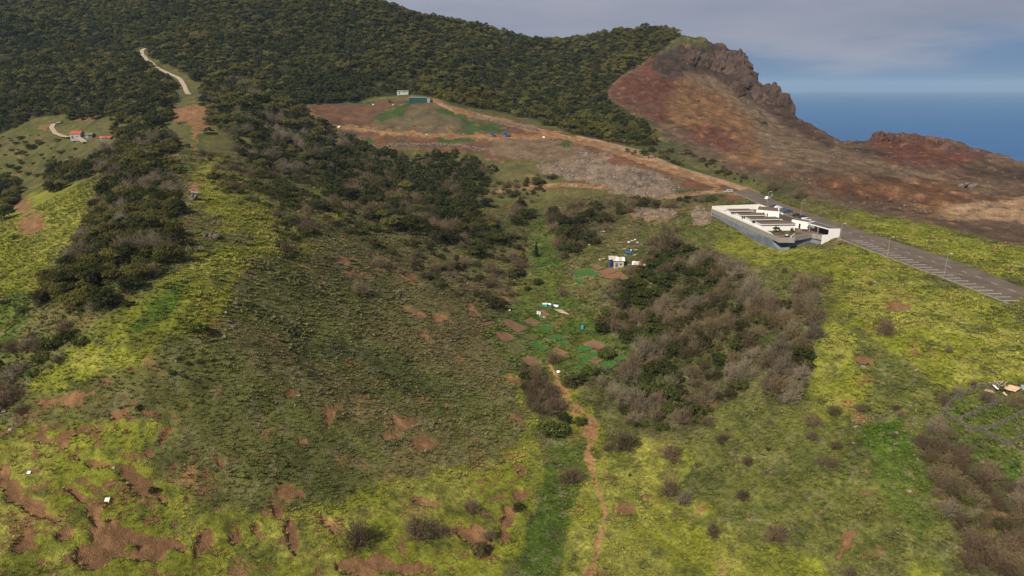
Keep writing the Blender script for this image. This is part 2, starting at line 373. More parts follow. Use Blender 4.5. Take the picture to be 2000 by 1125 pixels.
# a regular grid of heights for fast look-ups
GX0, GX1, GY0, GY1, GS = -1100.0, 900.0, 10.0, 1300.0, 2.5
_gx = np.arange(GX0, GX1 + .1, GS); _gy = np.arange(GY0, GY1 + .1, GS)
_GXX, _GYY = np.meshgrid(_gx, _gy)
HG = base_height(_GXX.ravel(), _GYY.ravel()).reshape(_GXX.shape)
def hgt(x, y):
    x = np.asarray(x, float); y = np.asarray(y, float)
    i = np.clip((x - GX0) / GS, 0, len(_gx) - 1.001); j = np.clip((y - GY0) / GS, 0, len(_gy) - 1.001)
    ii = i.astype(int); jj = j.astype(int); fi = i - ii; fj = j - jj
    return (HG[jj, ii] * (1 - fi) + HG[jj, ii + 1] * fi) * (1 - fj) + (HG[jj + 1, ii] * (1 - fi) + HG[jj + 1, ii + 1] * fi) * fj
_T = np.geomspace(60, 1500, 900)
def W(u, v):                           # where the sight line of a photo point meets the ground
    u = np.atleast_1d(np.asarray(u, float)); v = np.atleast_1d(np.asarray(v, float))
    a, y, dz = ray(u, v)
    X = a[:, None] * _T; Y = y[:, None] * _T; Z = CAMZ + dz[:, None] * _T
    g = Z - hgt(X, Y); hit = g < 0
    k = np.argmax(hit, 1); ok = hit.any(1); k = np.where(ok, np.maximum(k, 1), len(_T) - 1)
    i = np.arange(len(u)); g0 = g[i, k - 1]; g1 = g[i, k]
    t = _T[k - 1] + (_T[k] - _T[k - 1]) * np.clip(g0 / (g0 - g1 + 1e-9), 0, 1)
    return a * t, y * t, ok
def W1(u, v):
    x, y, ok = W(u, v); return float(x[0]), float(y[0]), float(hgt(x[0], y[0]))

# ------------------------------------------------------------------ object helpers
def tag(o, label=None, cat=None, group=None, kind=None):
    if label: o['label'] = label
    if cat: o['category'] = cat
    if group: o['group'] = group
    if kind: o['kind'] = kind
    return o
def mesh_np(name, verts, faces, mat=None, smooth=False):
    me = bpy.data.meshes.new(name)
    verts = np.asarray(verts, np.float32); faces = np.asarray(faces, np.int32)
    k = faces.shape[1]
    me.vertices.add(len(verts)); me.vertices.foreach_set('co', verts.ravel())
    me.loops.add(faces.size); me.loops.foreach_set('vertex_index', faces.ravel())
    me.polygons.add(len(faces)); me.polygons.foreach_set('loop_start', np.arange(0, faces.size, k, dtype=np.int32))
    me.polygons.foreach_set('loop_total', np.full(len(faces), k, np.int32))
    if smooth: me.polygons.foreach_set('use_smooth', np.ones(len(faces), bool))
    me.update(calc_edges=True); me.validate()
    if mat: me.materials.append(mat)
    return me
def link(name, me, parent=None, loc=None, rot=None, scl=None):
    o = bpy.data.objects.new(name, me); COL.objects.link(o)
    if parent: o.parent = parent
    if loc is not None: o.location = loc
    if rot is not None: o.rotation_euler = rot
    if scl is not None: o.scale = scl
    return o
def empty(name, loc, rz=0.0, scl=1.0):
    o = bpy.data.objects.new(name, None); COL.objects.link(o)
    o.empty_display_size = 0.5
    o.location = loc; o.rotation_euler = (0, 0, rz); o.scale = (scl,) * 3
    return o
def dup(root, loc, rot=None, scl=None):
    r = root.copy(); COL.objects.link(r); r.location = loc
    if rot is not None: r.rotation_euler = rot
    if scl is not None: r.scale = scl
    for ch in list(root.children):
        c = ch.copy(); COL.objects.link(c); c.parent = r
        for g in list(ch.children):
            e = g.copy(); COL.objects.link(e); e.parent = c
    return r
class MB:
    def __init__(s): s.v = []; s.f = []
    def add(s, vs, fs):
        n = len(s.v); s.v += [tuple(p) for p in vs]; s.f += [tuple(i + n for i in f) for f in fs]
    def box(s, x0, x1, y0, y1, z0, z1, M=None):
        vs = [Vector((x, y, zz)) for zz in (z0, z1) for y in (y0, y1) for x in (x0, x1)]
        if M is not None: vs = [M @ p for p in vs]
        s.add(vs, [(0, 2, 3, 1), (4, 5, 7, 6), (0, 1, 5, 4), (2, 6, 7, 3), (0, 4, 6, 2), (1, 3, 7, 5)])
    def prism(s, poly, z0, z1):        # vertical prism over an XY polygon; z0/z1 numbers or per-vertex lists
        n = len(poly)
        ar = sum(poly[i][0] * poly[(i + 1) % n][1] - poly[(i + 1) % n][0] * poly[i][1] for i in range(n))
        if not hasattr(z0, '__len__'): z0 = [z0] * n
        if not hasattr(z1, '__len__'): z1 = [z1] * n
        if ar < 0: poly = poly[::-1]; z0 = list(z0)[::-1]; z1 = list(z1)[::-1]
        vs = [(p[0], p[1], a) for p, a in zip(poly, z0)] + [(p[0], p[1], a) for p, a in zip(poly, z1)]
        fs = [tuple(range(n))[::-1], tuple(range(n, 2 * n))] + [(i, (i + 1) % n, n + (i + 1) % n, n + i) for i in range(n)]
        s.add(vs, fs)
    def tube(s, p, q, r0, r1, n=8):
        p = Vector(p); q = Vector(q); ax = (q - p).normalized()
        a = ax.orthogonal().normalized(); b = ax.cross(a)
        vs = []
        for c, r in ((p, r0), (q, r1)):
            for i in range(n):
                t = 2 * pi * i / n; vs.append(c + a * (r * cos(t)) + b * (r * sin(t)))
        s.add(vs, [(i, (i + 1) % n, n + (i + 1) % n, n + i) for i in range(n)] + [tuple(range(n))[::-1], tuple(range(n, 2 * n))])
    def mesh(s, name, mat):
        me = bpy.data.meshes.new(name); me.from_pydata(s.v, [], s.f); me.update()
        if mat: me.materials.append(mat)
        return me
    def build(s, name, mat, parent=None, bevel=0, loc=None, rot=None):
        me = s.mesh(name, mat)
        if bevel:
            bm = bmesh.new(); bm.from_mesh(me)
            bmesh.ops.bevel(bm, geom=list(bm.edges), offset=bevel, segments=1, affect='EDGES', clamp_overlap=True)
            bm.to_mesh(me); bm.free()
        return link(name, me, parent, loc, rot)
# ------------------------------------------------------------------ materials
def new_mat(name):
    m = bpy.data.materials.new(name); m.use_nodes = True
    t = m.node_tree; t.nodes.clear()
    o = t.nodes.new('ShaderNodeOutputMaterial'); b = t.nodes.new('ShaderNodeBsdfPrincipled')
    t.links.new(b.outputs[0], o.inputs[0])
    b.inputs['Specular IOR Level'].default_value = 0.25
    return m, t, b
def N(t, kind, **kw):
    n = t.nodes.new(kind)
    for k, val in kw.items():
        if k in n.inputs.keys(): n.inputs[k].default_value = val
        else: setattr(n, k, val)
    return n
def simple(name, col, rough=0.85, var=0.25, scale=1.2, bump=0.15, metal=0.0, obj_var=0.0, col2=None):
    m, t, b = new_mat(name)
    tcn = N(t, 'ShaderNodeTexCoord')
    n = N(t, 'ShaderNodeTexNoise', Scale=scale, Detail=5, Roughness=0.6)
    t.links.new(tcn.outputs['Object'], n.inputs['Vector'])
    r = N(t, 'ShaderNodeValToRGB')
    c2 = col2 or col
    r.color_ramp.elements[0].position = 0.3; r.color_ramp.elements[1].position = 0.7
    r.color_ramp.elements[0].color = (*[c * (1 - var) for c in col], 1)
    r.color_ramp.elements[1].color = (*[min(1, c * (1 + var)) for c in c2], 1)
    t.links.new(n.outputs['Fac'], r.inputs[0])
    if obj_var:
        oi = N(t, 'ShaderNodeObjectInfo')
        hs = N(t, 'ShaderNodeHueSaturation')
        mm = N(t, 'ShaderNodeMapRange'); mm.inputs['To Min'].default_value = 1 - obj_var; mm.inputs['To Max'].default_value = 1 + obj_var
        t.links.new(oi.outputs['Random'], mm.inputs[0]); t.links.new(mm.outputs[0], hs.inputs['Value'])
        t.links.new(r.outputs[0], hs.inputs['Color']); t.links.new(hs.outputs[0], b.inputs['Base Color'])
    else: t.links.new(r.outputs[0], b.inputs['Base Color'])
    b.inputs['Roughness'].default_value = rough; b.inputs['Metallic'].default_value = metal
    if bump:
        bp = N(t, 'ShaderNodeBump', Strength=bump, Distance=0.1); t.links.new(n.outputs['Fac'], bp.inputs['Height'])
        t.links.new(bp.outputs[0], b.inputs['Normal'])
    return m
# ================================================================== TERRAIN
def terrain_material():
    m, t, b = new_mat('ground_cover')
    at = N(t, 'ShaderNodeAttribute', attribute_name='Col')
    so = N(t, 'ShaderNodeAttribute', attribute_name='soil')
    gr = N(t, 'ShaderNodeAttribute', attribute_name='grassy')
    ge = N(t, 'ShaderNodeNewGeometry')
    P = ge.outputs['Position']
    # metre-scale blotches of grass
    n1 = N(t, 'ShaderNodeTexNoise', Scale=0.9, Detail=6, Roughness=0.68); t.links.new(P, n1.inputs['Vector'])
    n2 = N(t, 'ShaderNodeTexNoise', Scale=0.11, Detail=6, Roughness=0.6); t.links.new(P, n2.inputs['Vector'])
    n3 = N(t, 'ShaderNodeTexNoise', Scale=2.6, Detail=4, Roughness=0.7); t.links.new(P, n3.inputs['Vector'])
    # value variation
    r1 = N(t, 'ShaderNodeMapRange'); r1.inputs['From Min'].default_value = .3; r1.inputs['From Max'].default_value = .72
    r1.inputs['To Min'].default_value = .52; r1.inputs['To Max'].default_value = 1.45
    t.links.new(n1.outputs['Fac'], r1.inputs[0])
    r2 = N(t, 'ShaderNodeMapRange'); r2.inputs['From Min'].default_value = .3; r2.inputs['From Max'].default_value = .7
    r2.inputs['To Min'].default_value = .66; r2.inputs['To Max'].default_value = 1.34
    t.links.new(n2.outputs['Fac'], r2.inputs[0])
    mu = N(t, 'ShaderNodeMath', operation='MULTIPLY'); t.links.new(r1.outputs[0], mu.inputs[0]); t.links.new(r2.outputs[0], mu.inputs[1])
    vm = N(t, 'ShaderNodeVectorMath', operation='SCALE'); t.links.new(at.outputs['Color'], vm.inputs[0]); t.links.new(mu.outputs[0], vm.inputs['Scale'])
    # dry blades and darker herbs spotted through the grass
    dry = N(t, 'ShaderNodeMapRange'); dry.inputs['From Min'].default_value = .56; dry.inputs['From Max'].default_value = .70
    t.links.new(n3.outputs['Fac'], dry.inputs[0])
    dm = N(t, 'ShaderNodeMath', operation='MULTIPLY'); t.links.new(dry.outputs[0], dm.inputs[0]); t.links.new(gr.outputs['Fac'], dm.inputs[1])
    dm2 = N(t, 'ShaderNodeMath', operation='MULTIPLY'); dm2.inputs[1].default_value = .42; t.links.new(dm.outputs[0], dm2.inputs[0])
    mxd = N(t, 'ShaderNodeMix', data_type='RGBA'); mxd.inputs[7].default_value = (.22, .19, .11, 1)
    t.links.new(dm2.outputs[0], mxd.inputs['Factor']); t.links.new(vm.outputs[0], mxd.inputs[6])
    # bare soil, its edge broken up by noise
    e = N(t, 'ShaderNodeMath', operation='MULTIPLY_ADD'); e.inputs[1].default_value = 2.2; e.inputs[2].default_value = -1.1
    nE = N(t, 'ShaderNodeTexNoise', Scale=0.30, Detail=8, Roughness=0.66); t.links.new(P, nE.inputs['Vector'])
    t.links.new(nE.outputs['Fac'], e.inputs[0])
    ea = N(t, 'ShaderNodeMath', operation='ADD'); t.links.new(e.outputs[0], ea.inputs[0]); t.links.new(so.outputs['Fac'], ea.inputs[1])
    es = N(t, 'ShaderNodeMapRange'); es.inputs['From Min'].default_value = .42; es.inputs['From Max'].default_value = .56
    t.links.new(ea.outputs[0], es.inputs[0])
    sc = N(t, 'ShaderNodeValToRGB')
    els = sc.color_ramp.elements
    els[0].position = .3; els[0].color = (.105, .060, .031, 1); els[1].position = .7; els[1].color = (.330, .185, .086, 1)
    x = els.new(.5); x.color = (.185, .104, .050, 1)
    nS = N(t, 'ShaderNodeTexNoise', Scale=0.22, Detail=8, Roughness=0.72); t.links.new(P, nS.inputs['Vector'])
    t.links.new(nS.outputs['Fac'], sc.inputs[0])
    mxs = N(t, 'ShaderNodeMix', data_type='RGBA')
    t.links.new(es.outputs[0], mxs.inputs['Factor']); t.links.new(mxd.outputs[2], mxs.inputs[6]); t.links.new(sc.outputs[0], mxs.inputs[7])
    t.links.new(mxs.outputs[2], b.inputs['Base Color'])
    b.inputs['Roughness'].default_value = .95; b.inputs['Specular IOR Level'].default_value = .1
    # relief
    hh = N(t, 'ShaderNodeMath', operation='ADD'); t.links.new(n1.outputs['Fac'], hh.inputs[0]); t.links.new(n3.outputs['Fac'], hh.inputs[1])
    hs = N(t, 'ShaderNodeMath', operation='MULTIPLY_ADD'); hs.inputs[1].default_value = -.5
    t.links.new(es.outputs[0], hs.inputs[0]); t.links.new(hh.outputs[0], hs.inputs[2])
    bs = N(t, 'ShaderNodeMapRange'); bs.inputs['To Min'].default_value = .12; bs.inputs['To Max'].default_value = .7; t.links.new(gr.outputs['Fac'], bs.inputs[0])
    bp = N(t, 'ShaderNodeBump', Distance=.75); t.links.new(hs.outputs[0], bp.inputs['Height']); t.links.new(bs.outputs[0], bp.inputs['Strength'])
    rk = N(t, 'ShaderNodeAttribute', attribute_name='rocky'); nR = N(t, 'ShaderNodeTexNoise', Scale=.085, Detail=9, Roughness=.68); t.links.new(P, nR.inputs['Vector'])
    b2 = N(t, 'ShaderNodeBump', Distance=7.0); t.links.new(nR.outputs['Fac'], b2.inputs['Height']); t.links.new(rk.outputs['Fac'], b2.inputs['Strength']); t.links.new(bp.outputs[0], b2.inputs['Normal']); bp = b2
    t.links.new(bp.outputs[0], b.inputs['Normal'])
    return m

def lerp3(c, col, k): return c * (1 - k[:, None]) + np.array(col)[None] * k[:, None]
NR, NTH = 860, 760
_r = np.geomspace(45, 1280, NR)
_th = np.radians(np.linspace(-58, 58, NTH))
_R, _TH = np.meshgrid(_r, _th, indexing='ij')
tx = (_R * np.sin(_TH)).ravel(); ty = (_R * np.cos(_TH)).ravel()
inb = (tx > GX0) & (tx < GX1)
tz = hgt(np.clip(tx, GX0, GX1), np.clip(ty, GY0, GY1))
tr = np.hypot(tx, ty)
pu, pv = project(tx, ty, tz)
def wob(k, s, seed): return k * fbm(tx / s, ty / s, 4, seed), k * fbm(tx / s + 50, ty / s + 9, 4, seed + 7)
du, dv = wob(26, 14, 50)
su, sv = wob(12, 5, 60)
bright = samp(M['bright'], pu + du, pv + dv * .8)
lush = samp(M['lush'], pu + su, pv + sv)
soil = samp(M['soil'], pu + su * 1.1, pv + sv * .7)
soil = soil + .95 * fbm(tx / 3.5, ty / 3.5, 4, 85) * sstep(.15, .5, soil)
soil = np.maximum(soil, .33 * samp(M['eroded'], pu, pv))
trk = samp(M['track'], pu, pv)
pale = samp(M['pale'], pu + su, pv + sv)
barren = samp(M['barren'], pu + su * .6, pv + sv * .4) * (tr > 250)
red = samp(M['red'], pu + su, pv + sv); tan_ = samp(M['tan'], pu + su * 2, pv + sv); rust = samp(M['rust'], pu + du, pv + dv * .3)
crag = samp(M['crag'], pu, pv) * (tr > 560); brushy = samp(M['brushy'], pu + du, pv + dv * .4)
forest = samp(M['forest'], pu, pv) * (tr > 380); htop = samp(M['hilltop'], pu, pv)
roadsd = poly_sd(tx, ty, ROADPOLY)
nA = fbm(tx / 22, ty / 22, 5, 70); nB = fbm(tx / 6, ty / 6, 4, 80); nC = fbm(tx / 55, ty / 55, 4, 90)
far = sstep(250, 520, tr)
col = np.tile(np.array([[.118, .124, .034]]), (len(tx), 1))            # olive grass on the slopes
col = lerp3(col, (.138, .120, .046), sstep(-.1, .5, nA))
col = lerp3(col, (.074, .080, .024), sstep(.05, .5, -nA))
rgreen = samp(M['right_green'], pu + du, pv + dv)
col = lerp3(col, (.128, .138, .030), sstep(.3, .7, rgreen + .2 * nB) * .8)
col = lerp3(col, (.060, .080, .018), rgreen * sstep(-.05, .35, nB) * .7)
bm_ = sstep(.28, .66, bright + .42 * nB + .16 * nA)
col = lerp3(col, (.190, .204, .024), bm_)
col = lerp3(col, (.245, .240, .050), sstep(.45, .9, bright) * sstep(.0, .4, nA + .3 * nB) * .8)
col = lerp3(col, (.110, .125, .022), bm_ * sstep(.05, .38, -nB) * .65)
col = lerp3(col, (.060, .108, .012), sstep(.3, .75, lush + .35 * nB) * .9); col = lerp3(col, (.095, .120, .022), sstep(.4, .8, lush) * sstep(-.1, .35, nA + .4 * nB) * .85)
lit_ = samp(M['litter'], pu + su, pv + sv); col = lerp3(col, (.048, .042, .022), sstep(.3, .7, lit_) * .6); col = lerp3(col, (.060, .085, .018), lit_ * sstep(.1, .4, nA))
col = lerp3(col, (.108, .086, .040), samp(M['brownslope'], pu + du, pv + dv) * .5)
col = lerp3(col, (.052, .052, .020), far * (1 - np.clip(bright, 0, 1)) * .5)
q_ = samp(M['quarry'], pu + su * .5, pv + sv * .3); qg = samp(M['quarry_green'], pu + su * .6, pv + sv * .4); qf = samp(M['quarry_field'], pu + su, pv + sv); eb = samp(M['embank'], pu + su, pv + sv)
col = lerp3(col, (.100, .058, .036), sstep(.35, .6, q_)); col = lerp3(col, (.125, .060, .032), q_ * sstep(.0, .4, nA)); col = lerp3(col, (.066, .045, .030), q_ * sstep(.05, .4, nB) * .7)  # quarry earth, darkened in colour for the cloud shadow over the background
col = lerp3(col, (.092, .073, .042), sstep(.3, .7, qf + .3 * nB)); col = lerp3(col, (.130, .092, .058), sstep(.3, .7, eb + .2 * nB))
col = lerp3(col, (.038, .064, .018), sstep(.35, .6, qg + .15 * nB)); col = lerp3(col, (.27, .175, .105), sstep(.3, .6, trk))
st = fbm((tx * .55 + ty * .25) / 9, (ty * .55 - tx * .25) / 60, 4, 95)
orange = samp(M['orange'], pu + su * 2 + 60 * nC * .3, pv + sv)
col = lerp3(col, (.112, .075, .049), sstep(.4, .6, barren + .1 * nB))  # headland earth tones, with the cloud shadow over the far ground painted in
col = lerp3(col, (.150, .106, .068), sstep(.35, .7, tan_ + .12 * nA) * barren)
col = lerp3(col, (.125, .064, .036), sstep(.4, .75, rust + .3 * nA) * barren)
col = lerp3(col, (.168, .092, .044), sstep(.25, .8, orange + .25 * st) * barren)
col = lerp3(col, (.118, .050, .032), sstep(.25, .75, red + .25 * st + .1 * nA) * barren)
col = lerp3(col, (.080, .060, .056), sstep(.1, .4, st) * barren * red * .7)
col = lerp3(col, (.066, .044, .031), samp(M['darkslope'], pu + su * .5, pv + sv * .3) * barren)
col = lerp3(col, (.270, .180, .105), sstep(.35, .75, samp(M['sand'], pu + du, pv + dv * .3) + .4 * nB))
col = lerp3(col, (.070, .048, .034), barren * sstep(.12, .4, fbm(tx / 14, ty / 14, 5, 97, .65, True) - .35) * .8)
col = col * (1 + barren * (.30 * st + .35 * nB))[:, None] * (1 - .2 * barren)[:, None]
col = lerp3(col, (.062, .040, .030), sstep(.3, .6, crag + .2 * nB)); col = lerp3(col, (.040, .036, .035), sstep(.3, .6, crag) * sstep(0, .3, nB))
col = lerp3(col, (.060, .068, .024), sstep(.3, .7, htop))
col = lerp3(col, (.060, .062, .026), sstep(.35, .7, brushy + .2 * nB))
col = lerp3(col, (.140, .108, .082), sstep(.35, .65, pale + .35 * nB))
col = lerp3(col, (.022, .026, .010), sstep(.3, .6, forest))  # forest ground, its dark colour also carries the cloud shade on the hill
col = col * (1 + .6 * pale * nB)[:, None]
slope_ = (1 - np.clip(bright, 0, 1)) * (1 - barren) * (1 - forest) * (1 - q_) * (tr < 420)
col = lerp3(col, (.185, .165, .095), slope_ * sstep(.28, .5, fbm(tx / 2.6, ty / 2.6, 4, 151)) * .55)
col = lerp3(col, (.060, .070, .022), (1 - barren) * (tr < 420) * sstep(.26, .45, fbm(tx / 3.4, ty / 3.4, 4, 161)) * .6)
col = col * (1 + .13 * np.sin(tz * 5.2 + 5 * nB + 3 * nA) * (tr < 400) * (1 - barren))[:, None]
path_ = samp(M['path'], pu + su * .5, pv + sv * .4); col = lerp3(col, (.27, .150, .070), sstep(.2, .6, path_ + .6 * nB))
grassy = (1 - sstep(.2, .5, path_)) * (1 - sstep(.3, .6, barren)) * (1 - forest) * (1 - sstep(.3, .6, pale)) * (1 - sstep(.3, .6, q_) * (1 - qg))
rocky = np.clip(barren * .55 + crag * .6 + sstep(.3, .6, pale) * .35 + eb * .2, 0, 1)
soil = soil * (1 - forest)
soil = np.where(pale > .45, soil * .35, soil)
# fine relief on the mesh itself
amp = .30 * grassy * (tr < 480)
tz = tz + amp * fbm(tx / 2.3, ty / 2.3, 3, 101) * sstep(.0, 1.5, -roadsd)
tz = tz - .5 * sstep(.35, .6, soil + .2 * nB) * (tr < 380) * (1 - trk) * sstep(0, 2, -roadsd)
tz = tz + .35 * sstep(.2, .42, soil) * (1 - sstep(.42, .6, soil)) * (tr < 380) * sstep(0, 2, -roadsd)
tz = tz + barren * fbm(tx / 9, ty / 9, 4, 111, .6, True) * 1.1 * (tr > 330) * sstep(2, 12, -roadsd)
tz = tz + barren * 3.2 * fbm((tx * .8 + ty * .6) / 16, (ty * .8 - tx * .6) / 90, 4, 95, .6, True) * (tr > 430)
tz = tz + crag * 3.5 * fbm(tx / 11, ty / 11, 4, 121, .65, True)
tz = tz + pale * (tr > 380) * 2.6 * fbm(tx / 5, ty / 5, 4, 131, .65, True)
ii = np.arange(NR * NTH).reshape(NR, NTH)
faces = np.stack([ii[:-1, :-1], ii[:-1, 1:], ii[1:, 1:], ii[1:, :-1]], -1).reshape(-1, 4)
# drop the sea floor
fz = tz[faces].max(1) > -13.5
faces = faces[fz]
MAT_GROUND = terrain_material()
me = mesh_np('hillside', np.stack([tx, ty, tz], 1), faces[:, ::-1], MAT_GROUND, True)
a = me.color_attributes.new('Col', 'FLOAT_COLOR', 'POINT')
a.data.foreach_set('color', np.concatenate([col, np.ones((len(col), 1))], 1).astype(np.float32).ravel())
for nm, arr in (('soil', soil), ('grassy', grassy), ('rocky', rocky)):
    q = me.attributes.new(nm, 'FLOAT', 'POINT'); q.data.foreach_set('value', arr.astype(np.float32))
terrain = tag(link('hillside', me), kind='structure')

# ================================================================== SEA
def sea_material():
    m, t, b = new_mat('sea_water')
    ge = N(t, 'ShaderNodeNewGeometry')
    mpn = N(t, 'ShaderNodeMapping'); mpn.inputs['Scale'].default_value = (1, 2.2, 1)
    t.links.new(ge.outputs['Position'], mpn.inputs[0])
    n = N(t, 'ShaderNodeTexNoise', Scale=.05, Detail=8, Roughness=.62); t.links.new(mpn.outputs[0], n.inputs['Vector'])
    n2 = N(t, 'ShaderNodeTexNoise', Scale=.0012, Detail=5, Roughness=.6); t.links.new(mpn.outputs[0], n2.inputs['Vector'])
    r = N(t, 'ShaderNodeValToRGB'); r.color_ramp.elements[0].position = .35; r.color_ramp.elements[1].position = .65
    r.color_ramp.elements[0].color = (.004, .080, .230, 1); r.color_ramp.elements[1].color = (.006, .105, .285, 1)
    t.links.new(n2.outputs['Fac'], r.inputs[0]); t.links.new(r.outputs[0], b.inputs['Base Color'])
    b.inputs['Roughness'].default_value = .35; b.inputs['IOR'].default_value = 1.33
    bp = N(t, 'ShaderNodeBump', Strength=.9, Distance=2.5); t.links.new(n.outputs['Fac'], bp.inputs['Height'])
    t.links.new(bp.outputs[0], b.inputs['Normal'])
    return m
SR = 34000.0
nseg = 96; vs = [(0, 0, 0)]; fs = []
rings = [400, 1500, 5000, 14000, SR]
for rr in rings: vs += [(rr * cos(2 * pi * i / nseg), rr * sin(2 * pi * i / nseg), 0) for i in range(nseg)]
fs += [(0, 1 + i, 1 + (i + 1) % nseg) for i in range(nseg)]
for k in range(len(rings) - 1):
    o0 = 1 + k * nseg; o1 = o0 + nseg
    fs += [(o0 + i, o1 + i, o1 + (i + 1) % nseg, o0 + (i + 1) % nseg) for i in range(nseg)]
me = bpy.data.meshes.new('sea'); me.from_pydata(vs, [], fs); me.materials.append(sea_material())
tag(link('sea', me), kind='structure')

# ================================================================== HAZE
HZ = MB(); HZ.box(-36000, 36000, -36000, 36000, -18, 420)
mh = bpy.data.materials.new('marine_haze'); mh.use_nodes = True
th = mh.node_tree; th.nodes.clear()
oh = th.nodes.new('ShaderNodeOutputMaterial'); vh = th.nodes.new('ShaderNodeVolumePrincipled')
vh.inputs['Color'].default_value = (.48, .72, 1.0, 1); vh.inputs['Density'].default_value = 0.00005
th.links.new(vh.outputs[0], oh.inputs['Volume'])
haze = HZ.build('haze', mh)
tag(haze, kind='stuff')
# ================================================================== STRUCTURES AND THINGS
def gz(x, y):                          # height of the finished ground
    x = np.atleast_1d(np.asarray(x, float)); y = np.atleast_1d(np.asarray(y, float))
    g = hgt(x, y) + np.where(np.hypot(x, y) < 480, .30 * fbm(x / 2.3, y / 2.3, 3, 101), 0)
    return g
def G(u, v, dz=0.0):
    x, y, _ = W1(u, v); return Vector((x, y, float(gz(x, y)[0]) + dz))

ASPH = simple('old_asphalt', (.118, .092, .068), .9, .30, .16, .1)
PAINT = simple('road_paint', (.66, .65, .61), .8, .2, 2, 0)
CONC = simple('weathered_concrete', (.26, .245, .215), .9, .22, .7, .2)
CTRACK = simple('concrete_track', (.36, .30, .215), .9, .18, .4, .1)
WHITE = simple('white_render', (.74, .73, .70), .8, .05, .5, .05)
BLUEG = simple('blue_grey_render', (.155, .178, .225), .85, .22, .35, .1)
ROOFB = simple('brown_gravel_roof', (.13, .095, .07), .95, .25, 1.5, .2)
DECK = simple('reddish_paving', (.165, .105, .075), .9, .2, .8, .1)
GLASS = simple('dark_glass', (.02, .022, .026), .15, .1, 1, 0)
STONE = simple('dark_basalt', (.075, .070, .066), .95, .4, 1.8, .8)
FSTONE = simple('field_stone', (.20, .165, .13), .95, .35, 1.2, .5, obj_var=.25)
METAL = simple('galvanised_metal', (.38, .39, .40), .5, .1, 3, 0, .5)
DARK = simple('dark_paint', (.02, .02, .022), .6, .1, 1, 0)
RUBBER = simple('tyre_rubber', (.018, .018, .018), .9, .1, 4, 0)
LAMPW = simple('lamp_cover', (.65, .65, .62), .4, .05, 1, 0)
RED = simple('red_roof_sheet', (.42, .10, .055), .8, .2, .8, .15)
TEAL = simple('teal_tank_liner', (.010, .060, .064), .6, .2, .5, .1)
BLUE = simple('blue_plastic', (.02, .11, .35), .5, .12, 1, 0)
CYAN = simple('turquoise_plastic', (.04, .34, .42), .5, .12, 1, 0)
NAVY = simple('dark_blue_plastic', (.012, .03, .22), .5, .1, 1, 0)
GREYB = simple('grey_block', (.14, .14, .14), .9, .25, 1, .2)
OLIVE = simple('olive_sheet', (.17, .17, .09), .8, .2, 1, .1)
RUSTY = simple('rusted_sheet', (.42, .33, .27), .8, .35, .9, .2, col2=(.55, .50, .45))
WOOD = simple('weathered_wood', (.13, .112, .094), .9, .5, 1.5, .2)
PLY = simple('tan_plywood', (.52, .37, .24), .85, .25, .8, .1)
SOILM = simple('tilled_soil', (.155, .085, .045), .95, .2, .8, .4)
CROP = simple('crop_leaves', (.036, .100, .016), .9, .45, 1.6, .8)
CROP2 = simple('weedy_bed', (.075, .080, .025), .95, .4, 1.2, .8)
PWHITE = simple('white_plastic', (.72, .72, .70), .6, .08, 1, .05)
RED2 = simple('red_paint', (.40, .04, .03), .6, .1, 1, 0)
STEEL = simple('silver_car_paint', (.42, .45, .46), .3, .03, 1, 0, .3)
WCAR = simple('white_car_paint', (.70, .72, .72), .3, .03, 1, 0)
NCAR = simple('navy_car_paint', (.03, .06, .12), .3, .03, 1, 0)
BCAR = simple('black_car_paint', (.025, .028, .032), .3, .03, 1, 0)
GCAR = simple('grey_blue_car_paint', (.09, .13, .17), .3, .03, 1, 0)

# ---- road
def resample(P, n):
    P = np.array([p[:2] for p in P]); s = np.r_[0, np.cumsum(np.hypot(*np.diff(P, axis=0).T))]
    q = np.linspace(0, s[-1], n); return np.stack([np.interp(q, s, P[:, 0]), np.interp(q, s, P[:, 1])], 1)
RL = resample(road_L, 60); RR = resample(road_R, 60)
mb = MB()
for i in range(59):
    n0 = len(mb.v)
    mb.v += [(*RL[i], ROADZ), (*RR[i], ROADZ), (*RR[i + 1], ROADZ), (*RL[i + 1], ROADZ)]; mb.f.append((n0, n0 + 1, n0 + 2, n0 + 3))
road = tag(mb.build('road', ASPH), kind='structure')
k = MB()
for i in range(0, 59):
    a, b_ = Vector((*RL[i], 0)), Vector((*RL[i + 1], 0)); dr = (b_ - a).normalized(); nn = Vector((-dr.y, dr.x, 0)) * .18
    k.prism([(a - nn).xy, (a + nn).xy, (b_ + nn).xy, (b_ - nn).xy], ROADZ - .3, ROADZ + .12)
tag(k.build('kerb', CONC, road))
def paint(name, p, q, w, par, zz=ROADZ + .004):
    p = Vector((*p[:2], 0)); q = Vector((*q[:2], 0)); dr = (q - p).normalized(); nn = Vector((-dr.y, dr.x, 0)) * w / 2
    m = MB(); m.add([(*(p - nn).xy, zz), (*(p + nn).xy, zz), (*(q + nn).xy, zz), (*(q - nn).xy, zz)], [(0, 3, 2, 1)])
    return m.build(name, PAINT, par)
lp0 = Vector(PZ(1960, 587, ROADZ)); lp1 = Vector(PZ(1662, 470.5, ROADZ))
for i in range(24):
    p = lp0.lerp(lp1, i / 23)
    ax = (lp1 - lp0).normalized(); nn = Vector((ax.y, -ax.x, 0))
    a = p + nn * .2 if nn.x > 0 else p - nn * .2
    nn = nn if nn.x > 0 else -nn
    q = a + nn * 4.6 - ax * .3
    ln = paint('parking_line', a, q, .24, road)
    paint('end_mark', q - ax * .45 + Vector((0, 0, 0)), q + ax * .45, .16, ln, ROADZ + .008)
